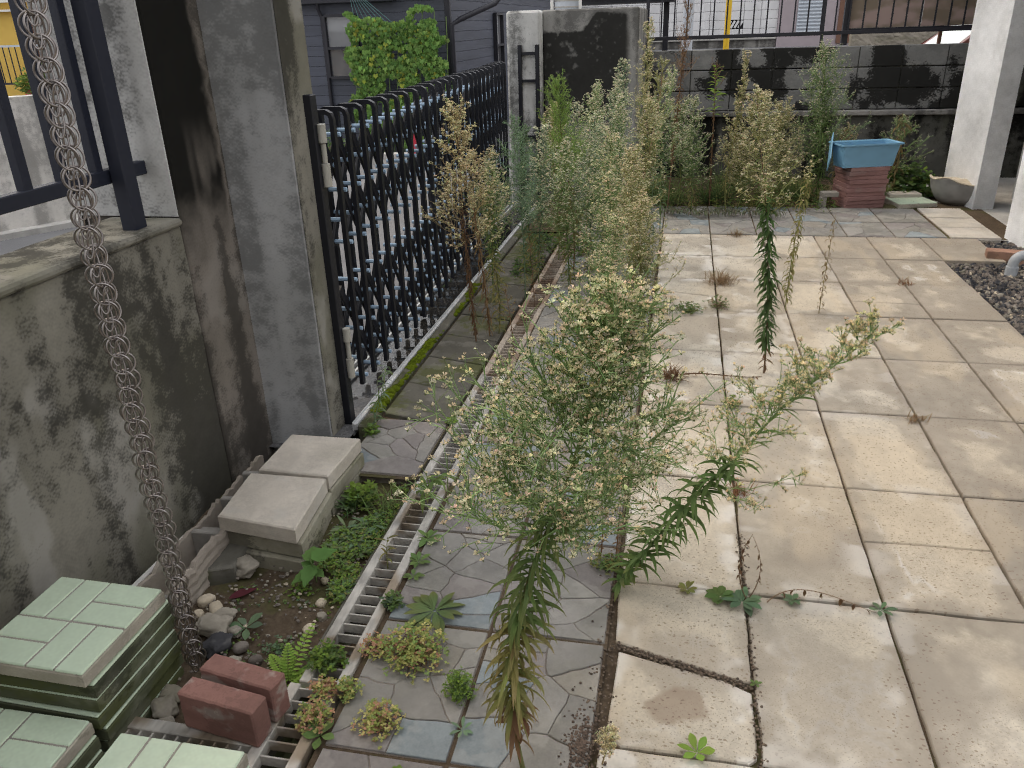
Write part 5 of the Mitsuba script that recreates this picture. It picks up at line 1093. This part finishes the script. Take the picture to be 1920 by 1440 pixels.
leafy((-.955, -.165), .04, .02, 34, .010, 'small bright weed below the near paver stack', 25, [BRIGHT*.8, GREEN*1.2], (.6, .4), stemc=GREEN, z=-.04)
tuft((-.84, .30), .07, .11, 70, 'wispy grass leaning over the left grate rail', 26, GREEN*1.2, OLIVE, .004, z=-.035)
tuft((-.96, .285), .04, .09, 40, 'dark narrow grass at the corner of the near paver stack', 27, DEEP, None, .005, z=-.035)
horseweed('horseweed', [(-.70, .30, -.02), (-.69, .28, .06), (-.655, .26, .12), (-.60, .26, .16)], 'weed sprouting through the grate with long pale leaves', 28, r=.003, stem=OLIVE, each=True, leaf=[(.3, 1., 22, .085, .014, .4, 1.7, GREEN*1.35, OLIVE)])
horseweed('horseweed', [(-.715, -.03, -.03), (-.71, -.035, .05), (-.70, -.04, .11)], 'thin sprout standing in the grate beside the big leaved seedling', 29, r=.0022, stem=OLIVE, each=True, leaf=[(.35, 1., 9, .05, .007, .5, 1.2, OLIVE, DRYY)])
horseweed('horseweed', [(-1.09, .83, -.02), (-1.085, .90, .06), (-1.08, .99, .14), (-1.085, 1.05, .20)], 'arching grey green sprig at the foot of the gate pier', 30, r=.0025, stem=BLUEG, leaf=[(.05, 1., 60, .075, .008, .5, 2.0, BLUEG*1.25, OLIVE)])
leafy((-1.075, .80), .035, .05, 50, .014, 'small bright weed at the corner of the far paver stack', 31, [BRIGHT*.8, GREEN*1.2], (.6, .4), stemc=GREEN, z=-.01)
for i, (x, y, n, L, W, lab) in enumerate([(-.925, .155, 16, .07, .012, 'silvery pale rosette touching the near paver stack side, upper one'), (-.845, .055, 12, .06, .011, 'silvery pale rosette beside the grate below the wispy grass'), (-.93, .065, 11, .05, .014, 'pale green rosette at the near paver stack side, lower one'), (-.985, .30, 10, .055, .016, 'bright rosette squeezed between the two paver stacks and the grate')]):
    rosette((x, y), n, L, W, lab, 150 + i, np.array([.21, .27, .15]), .55, .8, z=-.03)
# slabs
tuft((.04, 2.46), .10, .07, 120, 'light green grass patch along a cracked slab joint', 32, BRIGHT*.65, DRYY)
leafy((.20, 2.50), .09, .05, 130, .012, 'green creeping weed on the cracked slab joint', 33, [GREEN, OLIVE], (.6, .4), stemc=GREEN)
leafy((.375, 2.60), .09, .07, 110, .011, 'grey green bushy weed on the slab crossing', 34, [GREEN*.9, DRYY*.8], (.6, .4), stemc=DRYB)
tuft((.40, 3.06), .10, .11, 150, 'brown dried grass clump on the far slabs', 35, DRYB*1.5, DRYY, .004)
tuft((.13, 1.52), .07, .09, 110, 'dark dried plant lying at the slab edge', 36, DRYB, DRYB*1.6, .005)
tuft((.57, 4.33), .08, .07, 70, 'brown dried tuft at the edge of the far stone path', 37, DRYB*1.3, DRYY, .004)
tuft((1.505, 3.15), .05, .05, 50, 'small reddish dried tuft at a far slab joint', 38, REDD*.5, DRYY, .004)
tuft((1.12, 1.22), .05, .05, 40, 'small dried sprig in the middle right slab joint', 39, DRYB*1.3, DRYY, .004)
tuft((.385, .55), .05, .05, 60, 'rusty dried moss tuft below the leaning weed', 40, REDD*.55, DRYY, .004)
leafy((.39, 1.26), .035, .05, 50, .012, 'yellow green sprig in the joint behind the leaning weed', 41, [OLIVE*1.3, BRIGHT*.6], (.6, .4), stemc=GREEN)
horseweed('dry_weed', [(.375, -.03, 0), (.345, -.03, .10), (.372, -.02, .22)], 'thin bent brown stem rising from the green rosette', 42, r=.0018, stem=DRYB*1.2, leaf=[(.2, .95, 16, .022, .007, -.6, 1, DRYB, DRYB)])
horseweed('dry_weed', [(.375, -.03, .0), (.400, -.03, .13), (.372, -.02, .215)], 'second thin brown stem leaning against the first over the rosette', 43, r=.0016, stem=DRYB*1.2, leaf=[(.3, .9, 10, .020, .006, -.6, 1, DRYB, DRYB)])
horseweed('dry_weed', [(.43, -.03, .0), (.50, -.02, .045), (.60, -.03, .045), (.73, -.03, .0)], 'trailing brown stem with hanging dry leaves along the slab joint', 44, r=.0016, stem=DRYB*1.4, leaf=[(.15, .9, 9, .032, .011, -1.0, .8, DRYB*.9, DRYB)])
for i, (p, lab) in enumerate([([(-.060, .10, 0), (-.055, .11, .12), (-.075, .13, .30)], 'left dead stem behind the leaning weed foot'), ([(-.012, .09, 0), (-.005, .10, .14), (.0, .12, .34)], 'right dead stem behind the leaning weed foot')]):
    horseweed('dry_weed', p, lab, 45 + i, r=.0028, stem=DRYB*1.3, leaf=[(.1, 1., 40, .028, .006, .2, 1.5, DRYB*1.1, DRYY)])
leafy((-.035, .06), .05, .03, 90, .010, 'low green weed in the slab joint under the leaning weed', 48, [GREEN, OLIVE], (.5, .5), stemc=GREEN)
horseweed('horseweed', [(.02, -.66, 0), (.03, -.66, .05), (.04, -.655, .09)], 'little tan seeding weed at the bottom edge beside the slab joint', 49, r=.002, stem=DRYY, head=[(.3, 1., 16, .06, .8, 4, .007, TAN, DRYY)])
horseweed('dry_weed', [(.12, 1.52, .01), (.25, 1.56, .02), (.40, 1.56, .015), (.54, 1.60, .005)], 'fallen brown stem lying across two cream slabs', 490, r=.004, stem=DRYB*.9, leaf=[(.05, .95, 40, .03, .006, .1, .6, DRYB, DRYB*1.4)])
# crumbs of soil and dry bits in the wide joints
rg = np.random.default_rng(61); mb = MB()
for i in range(1500):
    m = i % 3
    if m == 0: x, y = rg.normal(-.004, .016), rg.uniform(-.75, .75)
    elif m == 1: t = rg.random(); x, y = .015 + .36*t + rg.normal(0, .006), -.275 - .09*t + rg.normal(0, .008)
    else: x, y = rg.normal(.374, .008), rg.uniform(-.75, .3)
    s = rg.uniform(.0012, .0042); v, f = ICO[1]; mb.add((v*[s, s, s*.6] + [x, y, rg.uniform(-.006, .002)], f), np.array([.10, .075, .055])*rg.uniform(.4, 1.7))
x_, y_ = -.03, -.62
for i in range(500):
    a, q = rg.uniform(0, 6.3), abs(rg.normal(0, .05)); s = rg.uniform(.0015, .004); v, f = ICO[1]; mb.add((v*[s, s, s*.5] + [x_ + q*math.cos(a)*.5, y_ + q*math.sin(a)*1.5, .002], f), np.array([.085, .06, .045])*rg.uniform(.5, 1.5))
put('joint_crumbs', mb, 'stalk', color=mb.col(), kind='stuff', label='dark crumbs of soil along the open slab joints', category='soil crumbs')
# far weed bed: grass and leaf litter
for i, (x, y, r, h, n, lab, c) in enumerate([(.02, 5.55, .25, .20, 260, 'wispy grass below the pinkish seed heads', GREEN*1.1), (.42, 5.60, .18, .26, 260, 'dark grass clump at the foot of the yellow green leaved stalk', DEEP*1.3), (-.45, 4.75, .25, .16, 240, 'grass at the far end of the stone path', GREEN*1.2),
        (-.80, 4.55, .20, .15, 200, 'grass in front of the catch frame', GREEN*1.1), (.85, 5.45, .25, .12, 240, 'short grass left of the red pavers', OLIVE), (1.15, 5.80, .22, .28, 300, 'long arching grass below the largest green bush', GREEN), (-.15, 5.9, .3, .25, 260, 'grass in the corner by the black stained wall block', GREEN), (.6, 6.2, .3, .3, 260, 'grass along the dark base of the block wall', DEEP*1.4)]):
    tuft((x, y), r, h, n, lab, 70 + i, c, OLIVE, .006, name='grass_clump')
cover('far_ground_cover', 2600, (-.9, 1.45, 4.95, 6.3), lambda x, y: y > 5.22 - .25*(x < .2) + .08*math.sin(x*9), 'low mixed weeds covering the far bed', 81, [GREEN*.9, OLIVE, DRYY*.6, BRIGHT*.5], (.4, .25, .2, .15), .020, -.0, hgt=.09)
rg = np.random.default_rng(82); n = 240; P = np.c_[rg.uniform(-.05, .95, n), 5.02 + .06*rg.normal(size=n), np.full(n, .05)]
k = thing('wilted_weeds', 'row of wilted grey leaves hanging over the far stone path', 'weed')
put_blades('leaves', blades(P, rg.normal(-1.57, .5, n), .08, .014, .5, 2.0, vary(np.array([.14, .145, .10]), rg, n, .3), 4, .2), k)
cover('drain_side_weeds', 700, (-.98, -.40, 3.0, 4.3), lambda x, y: abs(x + .70) > .09 or y > 3.8, 'dark creeping weeds around the far end of the drain', 83, [DEEP*1.3, GREEN, BRIGHT*.5], (.5, .3, .2), .020, .0, hgt=.06)
leafy((2.18, 6.02), .26, .27, 300, .050, 'patch of glossy dark broad leaves between the planter and the basin', 84, [DEEP*1.3, GREEN*1.1, BRIGHT*.8], (.5, .35, .15), 'ivy_patch', stemc=GREEN, oval=.9)
tuft((1.88, 5.85), .15, .22, 90, 'pale strap leaved weed right of the planter', 85, GREEN*1.3, DRYY, .010, name='grass_clump')
# ---- vine curtain at the navy house
rg = np.random.default_rng(90); k = thing('climbing_vine', 'bright green leafy vine curtain hanging in front of the navy house', 'vine')
vx0, vx1 = -4.24, -2.84
def vtop(x):
    u = (x - vx0)/(vx1 - vx0); return 1.68 + .02*math.sin(u*19 + .5) + .11*math.exp(-((u - .78)/.14)**2) + .04*math.exp(-((u - .1)/.08)**2) - .07*math.exp(-((u - .45)/.10)**2) - .35*max(0, u - .93)/.07
n = 4600; P = []; 
while len(P) < n:
    x = rg.uniform(vx0, vx1); z = rg.uniform(.10, 1.80)
    e = .07*math.sin(z*9) + .05*math.sin(z*23 + 1)
    if meshkit.noise(np.array([x*6.5, z*6.5, 4.]), 6) < .24: continue
    if z < vtop(x) + .06*(meshkit.noise(np.array([x*14, z*3, 9.]), 3) - .5) and vx0 + .05 + e < x < vx1 - .04 + e + .05*(1 - z): P.append((x, 8.62 + .09*meshkit.noise(np.array([x*5, z*5, 1.]), 2) - rg.random()*.13, z))
P = np.array(P); lobes = 5; j = np.repeat(np.arange(n), lobes); a0 = rg.normal(-1.57, .5, n); S_ = rg.uniform(.026, .050, n)
# a five lobed leaf hangs tip down: each lobe a blade in the leaf's own plane
la = np.tile(np.array([0, .85, -.85, 1.75, -1.75]), n); tl = rg.uniform(-.5, .4, n)[j]
ax1 = np.stack([-np.sin(a0), np.cos(a0), 0*a0], 1)[j]; nrm = np.stack([np.cos(a0)*np.cos(tl[::lobes]), np.sin(a0)*np.cos(tl[::lobes]), np.sin(tl[::lobes])], 1)[j]
dn = np.cross(nrm, ax1); dn *= -np.sign(dn[:, 2:]) ; d = dn*np.cos(la)[:, None] + ax1*np.sin(la)[:, None]; sd = np.cross(nrm, d)
L = S_[j]*np.tile([1.15, .95, .95, .7, .7], n)
q = P[j]; V = np.stack([q, q + d*L[:, None]*.55 + sd*L[:, None]*.36, q + d*L[:, None] - nrm*L[:, None]*.25, q + d*L[:, None]*.55 - sd*L[:, None]*.36], 1)
colv = vary(np.where(rg.random((n, 1)) < .05, [[.40, .44, .09]], np.where(rg.random((n, 1)) < .45, [[.26, .42, .12]], [[.17, .30, .09]])), rg, n, .2)
F = (np.arange(len(V))[:, None, None]*4 + np.array([[0, 1, 2], [0, 2, 3]])[None]).reshape(-1, 3)
put('leaves', (V.reshape(-1, 3), F), 'leaf', k, color=np.repeat(colv[j], 4, 0), kind='stuff')
for i in range(9):
    x = vx0 + .1 + .15*i; put('stem', tube(spline([(x, 8.66, .0), (x + .05*math.sin(i), 8.64, .7), (x + .08, 8.65, vtop(x) - .05)], 8), .006, 5), 'stalk', k, color=GREEN)
k = thing('climbing_net', 'thin net strings above the vine', 'net')
for i in range(8): put('string', tube([(-4.12 + .02*i, 8.68, 1.93), (-4.05 + .10*i, 8.66, 1.42)], .003, 4), 'stalk', k, color=np.array([.12, .25, .25]))
rg = np.random.default_rng(91)
leafy((-4.35, 7.92 + .25), .30, .30, 260, .04, 'small mixed flowers in front of the navy house', 92, [GREEN*1.2, np.array([.3, .38, .2]), np.array([.5, .2, .35])], (.6, .3, .1), 'flower_bed', stemc=GREEN)
tuft((-4.75, 8.2), .3, .6, 200, 'grey green grassy plant beside the vine', 93, BLUEG*1.6, None, .012, name='grass_clump')
leafy((-9.45, 9.3), .36, .34, 900, .05, 'round clipped green bush above the street wall', 94, [BRIGHT*.8, GREEN*1.1], (.6, .4), 'clipped_bush', stemc=DRYB, z=.82)
tag(put('bush_tub', loft([[(-9.45 + r*math.cos(a), 9.3 + r*math.sin(a), z) for a in np.linspace(0, 6.283, 17)[:-1]] for r, z in ((.22, .0), (.26, .86))]), 'red_plastic', smooth=50), 'red brown tub under the clipped bush', 'tub')
leafy((4.05, 21.5), .5, .7, 500, .09, 'yellow green shrub at the top of the street', 95, [BRIGHT, np.array([.5, .4, .05]), GREEN], (.4, .3, .3), 'street_shrub', stemc=DRYB, z=1.0)
